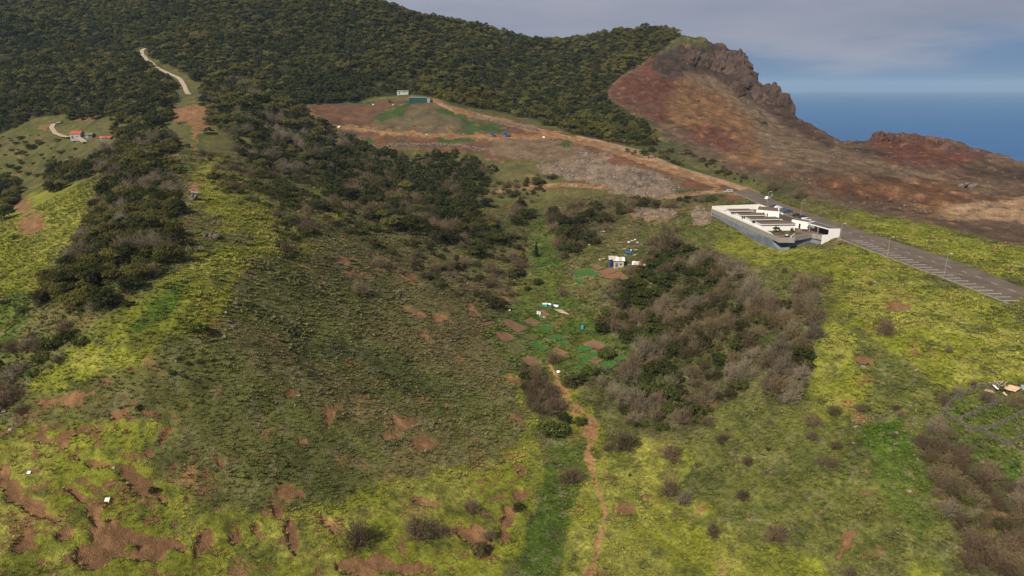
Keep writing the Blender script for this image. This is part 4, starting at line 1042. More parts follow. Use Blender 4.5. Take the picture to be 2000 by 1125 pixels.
for i, (kd, q) in enumerate(plots):
    c = [W1(*p)[:2] for p in q]; n = 14
    XY = quad_patch(c, n); X = XY[..., 0].ravel(); Y = XY[..., 1].ravel()
    L = np.hypot(c[1][0]-c[0][0], c[1][1]-c[0][1]); rows_ = np.meshgrid(np.arange(n), np.arange(n), indexing='ij')[0].ravel()
    ZZ = gz(X, Y) + .22 + (.06 + (.12 if kd == 'green' else 0)) * np.sin(rows_ * 3.0) + .1 * fbm(X / 1.1, Y / 1.1, 2, 140)
    cx, cy = X.mean(), Y.mean(); cz = float(gz(cx, cy)[0])
    r = empty('garden_plot', (cx, cy, cz)); tag(r, where[kd] + ', ' + pos_words[i], 'garden plot', 'garden plots in the valley')
    V = np.stack([X - cx, Y - cy, ZZ - cz], 1); idx = np.arange(n*n).reshape(n, n)
    F = np.stack([idx[:-1, :-1], idx[1:, :-1], idx[1:, 1:], idx[:-1, 1:]], -1).reshape(-1, 4)
    ring = np.concatenate([idx[:, 0], idx[-1, 1:], idx[::-1, -1][1:], idx[0, ::-1][1:-1]])
    lo = V[ring] - [0, 0, .9]; k0 = len(V); m_ = len(ring); j = np.arange(m_)
    F2 = np.stack([ring[j], ring[(j+1) % m_], k0 + (j+1) % m_, k0 + j], -1)
    me = mesh_np('bed', np.concatenate([V, lo]), np.concatenate([F, F2]), {'soil': SOILM, 'green': CROP, 'weedy': CROP2}[kd]); link('bed', me, r)
    # stones laid along the two lower edges
    rr = np.random.default_rng(200 + i); VV = []; FF = []; base = rock_mesh('stone', 1, 200 + i, FSTONE, 1, .5, .7)
    bv = np.array([v.co[:] for v in base.vertices]); bf = np.array([p.vertices[:] for p in base.polygons]); cnt = 0
    for a_, b_ in ((0, 1), (1, 2), (2, 3)):
        a2, b2 = np.array(c[a_]), np.array(c[b_]); ln = np.hypot(*(b2 - a2))
        for t in np.arange(0, 1, .55 / ln):
            if rr.random() < .25: continue
            p_ = a2 + (b2 - a2) * t + rr.uniform(-.15, .15, 2); s = rr.uniform(.18, .38)
            A = np.array(Euler((rr.random()*6, rr.random()*6, rr.random()*6)).to_matrix())
            VV.append(bv @ A.T * s + [p_[0]-cx, p_[1]-cy, float(gz(*p_)[0]) - cz + .2]); FF.append(bf + len(bv)*cnt); cnt += 1
    o = link('stone_border', mesh_np('stone_border', np.concatenate(VV), np.concatenate(FF), FSTONE), r); o['kind'] = 'stuff'

# ---- sheds, barrels and litter by the gardens
p = G(1208, 520); r = shed('tin_shed', p, radians(-6), 4.4, 4.2, 3.0, .5, simple('pale_block', (.36, .34, .27), .9, .2, 1, .2), [RUSTY, PWHITE, RUSTY, PWHITE], 'taller pale block shed with rust-streaked tin roof above the tilled fields', 'shed', 'mono', .5)
p = G(1197, 516); r = shed('lean_to', p, radians(-6), 3.2, 3.6, 2.8, .5, GREYB, [RUSTY, RUSTY], 'open dark lean-to on the left of the tall tin shed', 'lean-to', 'mono', .4, False, True)
p = G(1248, 522); r = shed('low_shed', p, radians(-14), 5.4, 3.6, 1.4, .5, GREYB, [PWHITE, RUSTY, RED, PWHITE], 'low shed with white and red patched roof right of the tall tin shed', 'shed', 'mono', .4, False, True)
def barrel(u, v, mat, lab, s=1.0):
    p = G(u, v); r = empty('barrel', p, 0, s); tag(r, lab, 'barrel'); m = MB()
    prof = [(.30, 0), (.36, .2), (.37, .6), (.36, .95), (.28, 1.1)]
    for (r0, z0), (r1, z1) in zip(prof, prof[1:]): m.tube((0, 0, z0), (0, 0, z1), r0, r1, 12)
    m.build('drum', mat, r); m = MB(); m.tube((0, 0, 1.101), (0, 0, 1.17), .3, .3, 12); m.build('lid', mat, r)
barrel(1193.5, 520, NAVY, 'dark blue barrel at the left foot of the tall tin shed', 2.1)
barrel(1199, 512, BLUE, 'blue drum under the lean-to beside the tall tin shed', 1.8)
barrel(1137.5, 644, CYAN, 'turquoise barrel standing alone above the green plots', 1.4)
barrel(1078, 600, BLUE, 'blue barrel in front of the long white sheet', 1.3)
def crate(u, v, dims, mat, lab, rz=0, cat='box', name='crate', lid=None):
    p = G(u, v); r = empty(name, p, rz); tag(r, lab, cat); a, b2, c = dims
    m = MB(); m.box(-a/2, a/2, -b2/2, b2/2, -.3, c); m.build('box', mat, r, .04)
    m = MB(); m.box(-a/2-.08, a/2+.08, -b2/2-.08, b2/2+.08, c+.003, c+.12); m.build('lid', lid or mat, r)
crate(1064, 597, (2.0, 1.3, .8), CYAN, 'turquoise crate with white lid above the garden plots', -.2, lid=PWHITE)
def sheet(us, mat, name, lab, dz=.5, cat='sheet', crumple=.12):
    c = [W1(*p)[:2] for p in us]; XY = quad_patch(c, 7); X = XY[..., 0].ravel(); Y = XY[..., 1].ravel()
    rr = np.random.default_rng(int(us[0][0] * 7)); ZZ = gz(X, Y) + dz + rr.uniform(-crumple, crumple, len(X)); cx, cy = X.mean(), Y.mean(); cz = float(gz(cx, cy)[0])
    idx = np.arange(49).reshape(7, 7); F = np.stack([idx[:-1, :-1], idx[1:, :-1], idx[1:, 1:], idx[:-1, 1:]], -1).reshape(-1, 4)
    o = link(name, mesh_np(name, np.stack([X-cx, Y-cy, ZZ-cz], 1), F, mat), None, (cx, cy, cz)); s = o.modifiers.new('thickness', 'SOLIDIFY'); s.thickness = .08
    return tag(o, lab, cat)
sheet([z3(755,185), z3(780,205), z3(900,235), z3(910,212)], PWHITE, 'white_sheet', 'long white sheet lying beside the turquoise crate')
sheet([z3(850,252), z3(900,285), z3(1040,320), z3(950,262)], simple('pale_boards', (.36, .31, .21), .9, .2, 1, .2), 'board_roof', 'pale tan board roof sheet lying below the white sheet', cat='board')
for i, (x_, y_) in enumerate([(680,310),(700,330),(720,338),(740,345),(757,350)]):
    u, v = z3(x_, y_); p = G(u, v); o = link('white_block', rock_mesh('white_block', .42, 300+i, PWHITE, 1, .6, .8), None, p + Vector((0, 0, .3))); tag(o, 'small white block in the row edging the topmost brown plot', 'block', 'white blocks edging the topmost plot')
u, v = z3(675, 300)
for k_ in (0, 1):
    p = G(u + k_*4.5, v + k_); r = empty('cabinet', p, .1); tag(r, 'white narrow cabinet standing %s at the edge of the topmost brown plot' % ('left' if k_ == 0 else 'right'), 'cabinet')
    m = MB(); m.box(-.35, .35, -.3, .3, -.2, 1.5); m.build('case', PWHITE, r); m = MB(); m.box(-.37, .37, -.32, .32, 1.503, 1.65); m.build('top', DARK, r)
# litter up the slope of the shed
lit = [(700,40,PWHITE,'pale'),(740,45,PWHITE,'pale'),(770,38,PWHITE,'pale'),(695,97,PWHITE,'pale'),(680,127,PWHITE,'pale'),(550,147,PWHITE,'pale'),(465,278,PWHITE,'pale'),
       (1025,245,CONC,'grey'),(1060,240,CONC,'grey'),(1200,235,PWHITE,'pale'),(1260,205,PWHITE,'pale'),(1325,190,PWHITE,'pale'),(1360,232,RUSTY,'rusty'),(970,310,CONC,'grey'),(1010,345,CONC,'grey'),
       (1120,350,METAL,'silver'),(1240,380,PWHITE,'pale'),(1330,375,CONC,'grey'),(1350,270,GCAR,'slate blue'),(1400,275,GCAR,'slate blue'),(1440,285,METAL,'silver'),(1320,315,METAL,'silver'),
       (680,565,PWHITE,'pale'),(720,555,RED2,'red'),(745,540,PWHITE,'pale'),(1310,468,CONC,'grey'),(1150,480,CONC,'grey'),(1090,665,CONC,'grey'),(1200,655,CONC,'grey'),(1240,765,CONC,'grey'),(920,385,CONC,'grey'),(640,360,CONC,'grey'),(1520,665,CONC,'grey')]
rl = random.Random(4); zones = []
for i, (x_, y_, mt, cn) in enumerate(lit):
    u, v = z2(x_, y_); p = G(u, v)
    zone = 'uphill of the sheds in the valley' if y_ < 160 else ('on the rubbish-strewn bank behind the tin sheds' if y_ < 500 else 'around the feet of the tin sheds')
    w_, d_ = rl.uniform(.9, 2.0), rl.uniform(.5, 1.1)
    m = MB(); Mx = Matrix.Rotation(rl.uniform(-.35, .35), 4, 'X') @ Matrix.Rotation(rl.uniform(-.3, .3), 4, 'Y')
    m.box(-w_/2, w_/2, -d_/2, d_/2, -.08, .08, Mx); m.box(-w_/2, -w_/2+.12, -d_/2, d_/2, .083, .45, Mx)
    o = m.build('scrap_panel', mt, None, 0, p + Vector((0, 0, .45)), (0, 0, rl.uniform(0, 3))); tag(o, '%s scrap panel lying %s' % (cn, zone), 'scrap', '%s scrap %s' % (cn, zone))
sheet([z2(1140,400), z2(1150,440), z2(1240,450), z2(1235,405)], BLUE, 'blue_tarpaulin', 'crumpled bright blue tarpaulin on the bank behind the tin sheds', .7, 'tarpaulin', .3)
# litter on the near slope
for (u, v, s, lab) in [(210, 980, .9, 'square white sheet on the bright grass of the lower left slope'), (57, 926, .7, 'crumpled white sheet on the grass near the left edge'), (20, 843, .7, 'grey flat scrap on the grass at the left edge'), (222, 917, .6, 'tiny pale scrap above the curved soil scar'), (8, 806, .8, 'white and yellow scrap at the left edge under the scrub')]:
    p = G(u, v); m = MB(); m.box(-s/2, s/2, -s/2, s/2, -.03, .03); o = m.build('white_sheet', PWHITE if lab[0] in 'sc' and 'tiny' not in lab else CONC, None, .01, p + Vector((0, 0, .45)), (.5, .12, .15)); tag(o, lab, 'litter')
# things on the left ridge
p = G(345, 188); shed('tarp_shelter', p, .2, 3.2, 2.6, 2.0, .3, BLUE, BLUE, 'small blue tarpaulin shelter beside the lower end of the hill track', 'shelter', 'mono', .1, False)
p = G(322, 186); shed('low_hut', p, .1, 10, 2.5, 1.0, .2, CONC, CONC, 'long low grey hut left of the blue shelter by the hill track', 'hut', 'mono', .1, False)
p = G(352, 242); r = empty('log_pile', p, .3); tag(r, 'dark pile of cut branches on the bare ridge clearing', 'log pile')
rl = random.Random(9)
for i in range(16):
    a = Vector((rl.uniform(-4, 2), rl.uniform(-1.5, 1.5), .3 + .1 * i * .8)); b2 = a + Vector((rl.uniform(2, 4.5), rl.uniform(-1.6, 1.6), rl.uniform(-.3, .5)))
    m = MB(); m.tube(a, b2, .2, .12, 6); m.build('log', WOOD, r)
p = G(367, 286); crate(367, 288, (2.2, 1.8, 2.0), DARK, 'small black box hut on the grassy ridge path', .1, 'hut', 'box_hut')
def outcrop(u, v, s, lab, n, seed, mat=STONE, flat=.7):
    p = G(u, v); r = empty('rock_outcrop', p); tag(r, lab, 'rock'); rl = random.Random(seed)
    for i in range(n):
        q = Vector((rl.uniform(-s, s), rl.uniform(-s*.6, s*.6), rl.uniform(0, s*.5))); sz = s * rl.uniform(.35, .7)
        link('boulder', rock_mesh('boulder', sz, seed*20+i, mat, 2, .7, flat), r, q, (rl.random()*3, rl.random()*.5, rl.random()*6))
BROWNROCK = simple('brown_rock', (.125, .10, .08), .95, .4, 1.2, .8)
outcrop(412, 466, 2.6, 'large layered brown boulder on the shoulder of the left ridge', 5, 3, BROWNROCK, .6)
outcrop(378, 392, 3.0, 'grey rock outcrop with pale debris on the left ridge crest', 6, 4, BROWNROCK, .5)
sheet([(374,380), (375,383), (390,384), (389,381)], CONC, 'pale_slab', 'pale slab lying on the rock outcrop of the left ridge', 1.5, 'slab', .05)
outcrop(1888, 372, 5, 'cluster of grey rocks on the rust-coloured plain behind the road', 9, 5, simple('grey_rock', (.15, .135, .12), .95, .35, 1, .6), .6)
outcrop(1935, 405, 3.5, 'dark low rocks in the pale patch behind the road', 6, 6, BROWNROCK, .5)
outcrop(1970, 640, .6, 'small pale stone below the near end of the road', 2, 7, FSTONE)
for i, (u, v) in enumerate([(1798,268),(1835,276),(1870,284),(1905,296),(1925,306),(1760,262),(1732,264)]):
    outcrop(u, v + 3, [1.6, 3, 2.2, 2.4, 3.4, 2.4, 3.2][i], ['narrow dark rock tooth standing on the crest of the red hill', 'dark rock knob on the crest of the red hill, right of the tooth', 'low dark rocks midway down the red hill crest', 'small rocks on the descending crest of the red hill', 'dark rock stump near the right end of the red hill crest', 'dark rocks on the left half of the red hill summit', 'leftmost dark rock peak of the red hill'][i], 4, 30 + i, BROWNROCK, .9)

import mathutils
def crag_mesh(name, seed, mat):
    bm = bmesh.new(); bmesh.ops.create_icosphere(bm, subdivisions=4, radius=1); off = Vector((seed*7.1, seed*3.3, seed*1.7))
    for vv in bm.verts:
        n = vv.co.normalized(); q = Vector((n.x, n.y, n.z*.45)); c1 = mathutils.noise.voronoi(q*2.3+off)[0]; c2 = mathutils.noise.voronoi(q*5.5+off)[0]; k = .92 + .38*(c1[1]-c1[0]) + .17*(c2[1]-c2[0]) + .16 * mathutils.noise.noise(n*2+off) + .07 * mathutils.noise.noise(n*15+off); vv.co = n * k; vv.co.z *= 1.15
    me = bpy.data.meshes.new(name); bm.to_mesh(me); bm.free(); me.materials.append(mat); return me
CRAGM = simple('dark_volcanic_rock', (.055, .030, .022), .95, .5, .2, 1.0, col2=(.080, .055, .043)); REDR = simple('red_scoria_rock', (.085, .040, .028), .95, .4, .3, .8)
cms = [crag_mesh('crag', i, CRAGM) for i in range(4)]; cmr = [crag_mesh('crag', 9 + i, REDR) for i in range(2)]
for i, (u, v, s, lab) in enumerate([(1478,188,13,'left part of the dark rock knob below the main cliff'),(1500,187,15,'crown of the dark rock knob below the main cliff'),(1520,200,13,'right steep end of the dark rock knob'),(1488,178,9,'small upper rock of the dark knob'),
      (1415,112,10,'rock step on the cliff edge above the sea'),(1438,114,11,'upper corner of the main cliff above the sea'),(1443,132,13,'upper grey face of the main cliff'),(1450,150,13,'middle grey face of the main cliff'),(1462,164,11,'lowest point of the main cliff where it meets the knob'),
      (1425,140,14,'inner brown rib of the main cliff'),(1400,128,12,'brown rock rib left of the main cliff face'),(1372,118,9,'small rock rib high on the red and brown slope'),(1350,112,8,'leftmost rock rib below the green cliff top'),(1440,172,9,'brown rock foot under the main cliff'),(1405,108,8,'jagged rock right below the green cliff top')]):
    x, y, zz = W1(u, v + 3); o = link('cliff_rock', cms[i % 4], None, (x, y, zz - s*.42), (0, 0, i*1.3), (s*1.2, s*1.05, s*1.1)); tag(o, lab, 'rock')
redn = [(1716,266,4.5,'tallest left peak of the red hill'),(1708,272,3.2,'rock at the left shoulder of the tallest red hill peak'),(1738,266,3.4,'second peak from the left on the red hill'),(1785,268,3.6,'broad middle peak of the red hill'),(1770,285,2.2,'red rock rib on the face of the red hill'),(1700,282,2.6,'dark rock at the left foot of the red hill'),(1835,278,2.6,'red rocks right of the middle of the red hill crest'),(1882,291,2.6,'dark red rock on the right half of the red hill crest'),
        (1752,270,2.4,'small rock between the second and middle red hill peaks'),(1800,270,2.6,'rock right of the middle red hill peak'),(1815,275,2.0,'small rock on the crest beyond the middle red hill peak'),(1860,286,2.4,'rock low on the right crest of the red hill'),(1920,304,2.8,'last dark rock at the right end of the red hill'),(1795,292,1.8,'small rock in the middle of the red hill face'),(1730,290,2.0,'small rock under the left red hill peaks')]
for i, (u, v, s, lab) in enumerate(redn):
    x, y, zz = W1(u, v + 3); o = link('red_rock', cmr[i % 2], None, (x, y, zz - s*.3), (.2, .1, i*1.7), (s*1.2, s, s*1.25)); tag(o, lab, 'rock')
# ---- ruined reed fences, bottom right
def z4(x, y): return (1800 + x / 5.625, 720 + y / 5.625)
def fence(pts, label, seed, h=1.3, lean=True):
    P = resample([W1(*z4(*p))[:2] for p in pts], 40); c = P.mean(0); cz = float(gz(*c)[0])
    r = empty('reed_fence', (c[0], c[1], cz)); tag(r, label, 'fence', 'ruined reed fences on the right slope'); rl = random.Random(seed)
    L = np.r_[0, np.cumsum(np.hypot(*np.diff(P, axis=0).T))]
    def at_(s): x = np.interp(s, L, P[:, 0]); y = np.interp(s, L, P[:, 1]); return Vector((x - c[0], y - c[1], float(gz(x, y)[0]) - cz))
    s = 0
    while s < L[-1]:
        p = at_(s); q = p + Vector((rl.uniform(-.25, .25), rl.uniform(-.25, .25), h + rl.uniform(-.1, .35))); m = MB(); m.tube(p - Vector((0, 0, .3)), q, .09, .07, 5); m.build('post', WOOD, r)
        if lean and rl.random() < .5:
            m = MB(); m.tube(p + Vector((rl.uniform(-.5, 1.2), rl.uniform(-2.2, -1.4), -.5)), q - Vector((0, 0, .2)), .07, .06, 5); m.build('strut', WOOD, r)
        s += 2.4
    s = 0
    while s < L[-1] - 1:
        for zz in (h * .9, h * .45):
            p = at_(s) + Vector((0, 0, zz + rl.uniform(-.15, .1))); q = at_(min(s + 2.8, L[-1])) + Vector((0, 0, zz + rl.uniform(-.15, .1))); m = MB(); m.tube(p, q, .08, .07, 5); m.build('rail', WOOD, r)
        s += 2.4
    m = MB()
    for i in range(int(L[-1] * 15)):
        s = rl.uniform(0, L[-1]); p = at_(s); hh = h * rl.uniform(.3, 1.0); q = p + Vector((rl.uniform(-.5, .5), rl.uniform(-.3, .3), hh)); m.tube(p, q, .045, .02, 3)
    o = m.build('reeds', WOOD, r); o['kind'] = 'stuff'
fence([(240,480),(320,380),(440,305),(560,240),(680,195),(790,245)], 'upper left reed fence, curving round the top of the enclosure', 1)
fence([(200,480),(330,560),(500,670),(640,692)], 'thick left reed fence above the brown scrub', 2)
fence([(640,692),(760,760),(940,852)], 'lowest reed fence running down from the enclosure corner', 3)
fence([(410,575),(520,530),(640,480),(800,400),(920,350)], 'middle reed fence dividing the enclosure', 4)
fence([(650,690),(720,680),(860,620),(980,570),(1110,500)], 'front reed fence with slanting struts to the right edge', 5)
fence([(940,852),(1040,800),(1180,745)], 'short reed fence at the lower right corner of the enclosure', 6)
sheet([z4(895,245), z4(1020,290), z4(1090,242), z4(965,205)], PLY, 'plywood_sheet', 'large tan plywood sheet lying at the top of the fenced enclosure', .9, 'sheet', .1)
sheet([z4(670,268), z4(780,308), z4(805,290), z4(720,258)], PLY, 'plywood_sheet', 'narrow tan board left of the white plank in the enclosure', .7, 'sheet', .15)
sheet([z4(765,228), z4(825,280), z4(842,274), z4(785,225)], PWHITE, 'white_plank', 'narrow white plank among the boards of the enclosure', 1.3, 'plank', .05)
sheet([z4(880,290), z4(925,330), z4(940,318), z4(900,285)], PLY, 'plywood_sheet', 'small orange-tan board below the large plywood sheet', .8, 'sheet', .1)
sheet([z4(1080,215), z4(1100,260), z4(1180,250), z4(1150,200)], simple('grey_blue_sheet', (.2, .26, .27), .8, .3, 1, .2), 'corrugated_sheet', 'grey-blue sheet at the right edge beside the plywood', .8, 'sheet', .2)
for k_, (x_, y_, lab) in enumerate([(860, 215, 'tangled heap of broken wood beside the large plywood sheet'), (830, 185, 'tall splintered wood heap at the top of the enclosure')]):
    p = G(*z4(x_, y_)); r = empty('wood_heap', p); tag(r, lab, 'wood heap'); rl = random.Random(70 + k_)
    for i in range(22):
        a = Vector((rl.uniform(-1.6, 1.6), rl.uniform(-1.2, 1.2), rl.uniform(0, .9))); b2 = a + Vector((rl.uniform(-1.3, 1.3), rl.uniform(-1, 1), rl.uniform(-.2, 1.1)))
        m = MB(); m.tube(a, b2, .08, .05, 4); m.build('stick', [WOOD, PLY, RUSTY][i % 3], r)
# ================================================================== VEGETATION
def leaf_mat(name, base, tip, tint=True, trans=.38, var=.22):
    m, t, b = new_mat(name)
    tcn = N(t, 'ShaderNodeTexCoord'); n = N(t, 'ShaderNodeTexNoise', Scale=9.0, Detail=3, Roughness=.7); t.links.new(tcn.outputs['Object'], n.inputs['Vector'])
    r = N(t, 'ShaderNodeValToRGB'); r.color_ramp.elements[0].position = .36; r.color_ramp.elements[1].position = .68
    r.color_ramp.elements[0].color = (*base, 1); r.color_ramp.elements[1].color = (*tip, 1); t.links.new(n.outputs['Fac'], r.inputs[0])
    oi = N(t, 'ShaderNodeObjectInfo'); hs = N(t, 'ShaderNodeHueSaturation')
    mm = N(t, 'ShaderNodeMapRange'); mm.inputs['To Min'].default_value = 1 - var * 1.6; mm.inputs['To Max'].default_value = 1 + var * 2
    t.links.new(oi.outputs['Random'], mm.inputs[0]); t.links.new(mm.outputs[0], hs.inputs['Value'])
    m2 = N(t, 'ShaderNodeMath', operation='FRACT'); m3 = N(t, 'ShaderNodeMath', operation='MULTIPLY'); m3.inputs[1].default_value = 17.31
    t.links.new(oi.outputs['Random'], m3.inputs[0]); t.links.new(m3.outputs[0], m2.inputs[0])
    mh_ = N(t, 'ShaderNodeMapRange'); mh_.inputs['To Min'].default_value = .485; mh_.inputs['To Max'].default_value = .515
    t.links.new(m2.outputs[0], mh_.inputs[0]); t.links.new(mh_.outputs[0], hs.inputs['Hue']); t.links.new(r.outputs[0], hs.inputs['Color'])
    t.links.new(hs.outputs[0], b.inputs['Base Color']); b.inputs['Roughness'].default_value = .75; b.inputs['Specular IOR Level'].default_value = .15
    if trans:
        tr_ = N(t, 'ShaderNodeBsdfTranslucent'); t.links.new(hs.outputs[0], tr_.inputs['Color']); mx_ = N(t, 'ShaderNodeMixShader'); mx_.inputs[0].default_value = trans
        o = [q for q in t.nodes if q.type == 'OUTPUT_MATERIAL'][0]; t.links.new(b.outputs[0], mx_.inputs[1]); t.links.new(tr_.outputs[0], mx_.inputs[2]); t.links.new(mx_.outputs[0], o.inputs[0])
    return m
LEAF_D = leaf_mat('dark_tree_leaves', (.028, .034, .010), (.080, .086, .022))
LEAF_Y = leaf_mat('yellowish_tree_leaves', (.060, .062, .016), (.190, .172, .040))
LEAF_O = leaf_mat('olive_shrub_leaves', (.045, .043, .017), (.115, .096, .036))
LEAF_G = leaf_mat('fresh_green_leaves', (.032, .046, .012), (.098, .112, .022))
TWIG = leaf_mat('bare_brown_twigs', (.085, .062, .034), (.190, .145, .085), trans=0)
TWIG2 = leaf_mat('bare_grey_twigs', (.115, .092, .060), (.235, .200, .140), trans=0)
BARK = simple('tree_bark', (.10, .08, .062), .95, .3, 3, .4)
FLOW = leaf_mat('yellow_flower_heads', (.13, .14, .02), (.32, .30, .06))
CONIF = leaf_mat('conifer_needles', (.010, .022, .010), (.028, .045, .018))

def quads(P, Nrm, size, rr, aspect=.7):
    n = len(P); t = rr.normal(size=(n, 3)); t -= (t * Nrm).sum(1)[:, None] * Nrm; t /= np.linalg.norm(t, axis=1)[:, None] + 1e-9
    b = np.cross(Nrm, t); s = size if np.ndim(size) else np.full(n, size)
    t = t * s[:, None]; b = b * (s * aspect)[:, None]
    V = np.stack([P - t, P - b * .9, P + t, P + b * .9], 1).reshape(-1, 3)
    return V, np.arange(4 * n).reshape(n, 4)
def crown(name, seed, mat, lumps=22, per=85, lsize=.075, height=.9, irregular=.3, base=.25):
    rr = np.random.default_rng(seed); Ps = []; Ns = []
    for i in range(lumps):
        a = rr.random() * 2 * pi; q = sqrt(rr.random()) * .72; c = np.array([q * cos(a), q * sin(a), base + (height - base) * (1 - q * q * .9) * rr.uniform(.55, 1.0)])
        lr = rr.uniform(.18, .36) * (1 + irregular * rr.uniform(-.5, .5))
        dct = rr.normal(size=(per, 3)); dct[:, 2] = np.abs(dct[:, 2]) * .9 - .25; dct /= np.linalg.norm(dct, axis=1)[:, None]
        Ps.append(c + dct * lr * rr.uniform(.75, 1.08, (per, 1)) * [1, 1, .72]); nn = dct + rr.normal(size=(per, 3)) * .55; Ns.append(nn / np.linalg.norm(nn, axis=1)[:, None])
    # fill down to the ground skirt
    m_ = lumps * 14; a = rr.random(m_) * 2 * pi; q = np.sqrt(rr.random(m_)) * .8; P = np.stack([q * np.cos(a), q * np.sin(a), rr.uniform(.02, base + .15, m_)], 1); Ps.append(P)
    nn = rr.normal(size=(m_, 3)); Ns.append(nn / np.linalg.norm(nn, axis=1)[:, None])
    P = np.concatenate(Ps); Nn = np.concatenate(Ns)
    V, F = quads(P, Nn, lsize * rr.uniform(.6, 1.3, len(P)), rr)
    return mesh_np(name, V, F, mat)
def ribbon(V, F, pts, w0, w1, side):
    k = len(V)
    n = len(pts)
    for i, p in enumerate(pts):
        w = w0 + (w1 - w0) * i / (n - 1); V.append(p - side * w); V.append(p + side * w)
    for i in range(n - 1): F.append((k + 2*i, k + 2*i + 1, k + 2*i + 3, k + 2*i + 2))
def twiggy(name, seed, mat, n1=90, n2=750, n3=1500, h=1.25, w=.011):
    """leafless bush: stems rising from one foot, forking into ever finer twigs up to a ragged rounded outline"""
    rr = np.random.default_rng(seed); V = []; F = []; tips = []
    def edge(dv):                      # ragged outline: distance from the foot in direction dv
        az = np.arctan2(dv[..., 1], dv[..., 0]); lob = 1 + .2*np.sin(az*3+seed) + .13*np.sin(az*7+2*seed)
        st_ = np.sqrt(dv[..., 0]**2 + dv[..., 1]**2); return lob / np.sqrt((st_/1.0)**2 + (dv[..., 2]/h)**2 + 1e-6)
    for i in range(n1):
        a = rr.random()*2*pi; el = rr.uniform(.12, 1.0); dv = np.array([cos(a)*cos(el*1.5), sin(a)*cos(el*1.5), sin(el*1.5)]); R = edge(dv)*rr.uniform(.62, 1.12)
        b = np.array([cos(a)*.16, sin(a)*.16, -.05]); e = dv*R; mid = b*.5 + e*.5 + np.array([0, 0, .10]) + rr.normal(size=3)*.05; sd = np.cross(e-b, rr.normal(size=3)); sd /= np.linalg.norm(sd)
        ribbon(V, F, [b, mid, e], w*1.6, w*.6, sd); tips.append((b, mid, e))
    for i in range(n2):
        b, mid, e = tips[rr.integers(n1)]; t = rr.uniform(.4, 1.0); p = b*(1-t)**2 + 2*mid*t*(1-t) + e*t*t; o = p/(np.linalg.norm(p)+.1); dd = o*.7 + rr.normal(size=3)*.45; dd[2] += .2
        L = rr.uniform(.14, .34); q = p + dd*L; sd = np.cross(dd, rr.normal(size=3)); sd /= np.linalg.norm(sd); ribbon(V, F, [p, q], w*.8, w*.3, sd); tips.append((p, (p+q)/2, q)) if i < n2//2 else None
    m_ = len(tips)
    for i in range(n3):
        b, mid, e = tips[rr.integers(m_)]; t = rr.uniform(.6, 1.0); p = b*(1-t)**2 + 2*mid*t*(1-t) + e*t*t; o = p/(np.linalg.norm(p)+.1); dd = o*.6 + rr.normal(size=3)*.6; dd[2] += .15
        q = p + dd*rr.uniform(.06, .16); sd = np.cross(dd, rr.normal(size=3)); sd /= np.linalg.norm(sd); ribbon(V, F, [p, q], w*.75, w*.35, sd)
    return mesh_np(name, np.array(V), np.array(F), mat)
def trunk_mesh(name, seed, mat=BARK):
    rl = random.Random(seed); m = MB(); top = Vector((rl.uniform(-.06, .06), rl.uniform(-.06, .06), .42)); m.tube((0, 0, -.15), top, .055, .035, 7)
    for i in range(4):
        a = i * 1.6 + rl.random(); e = top + Vector((cos(a) * .38, sin(a) * .38, rl.uniform(.15, .38))); m.tube(top - Vector((0, 0, .05)), e, .03, .012, 5)
    return m.mesh(name, mat)
trees_hi = [crown('crown', s, mt, 26, 80, .062, h, .4) for s, mt, h in ((1, LEAF_D, 1.35), (2, LEAF_D, 1.15), (3, LEAF_Y, 1.25), (4, LEAF_D, 1.5), (5, LEAF_Y, 1.05))]
shrub_hi = [crown('foliage', s, mt, 14, 60, .085, h, .5, .1) for s, mt, h in ((11, LEAF_O, .95), (12, LEAF_G, .9), (13, LEAF_O, 1.1), (14, LEAF_D, 1.0))]
bare_hi = [twiggy('branches', s, mt, h=h) for s, mt, h in ((21, TWIG, 1.15), (22, TWIG, 1.4), (23, TWIG2, 1.25), (24, TWIG, 1.0))]
trunks = [trunk_mesh('trunk', s) for s in (1, 2, 3)]
stems = []
for s in (4, 5):
    rl = random.Random(s); m = MB()
    for i in range(6): a = i * 1.05; m.tube((0, 0, -.1), (cos(a) * .3, sin(a) * .3, .35), .022, .01, 4)
    stems.append(m.mesh('stem', BARK))
trees_lo = [crown('crown', s, mt, 12, 42, .12, h, .5) for s, mt, h in ((31, LEAF_D, 1.25), (32, LEAF_D, 1.1), (33, LEAF_Y, 1.15), (34, LEAF_Y, 1.0), (35, LEAF_D, 1.5))]
for me in trees_lo: pass

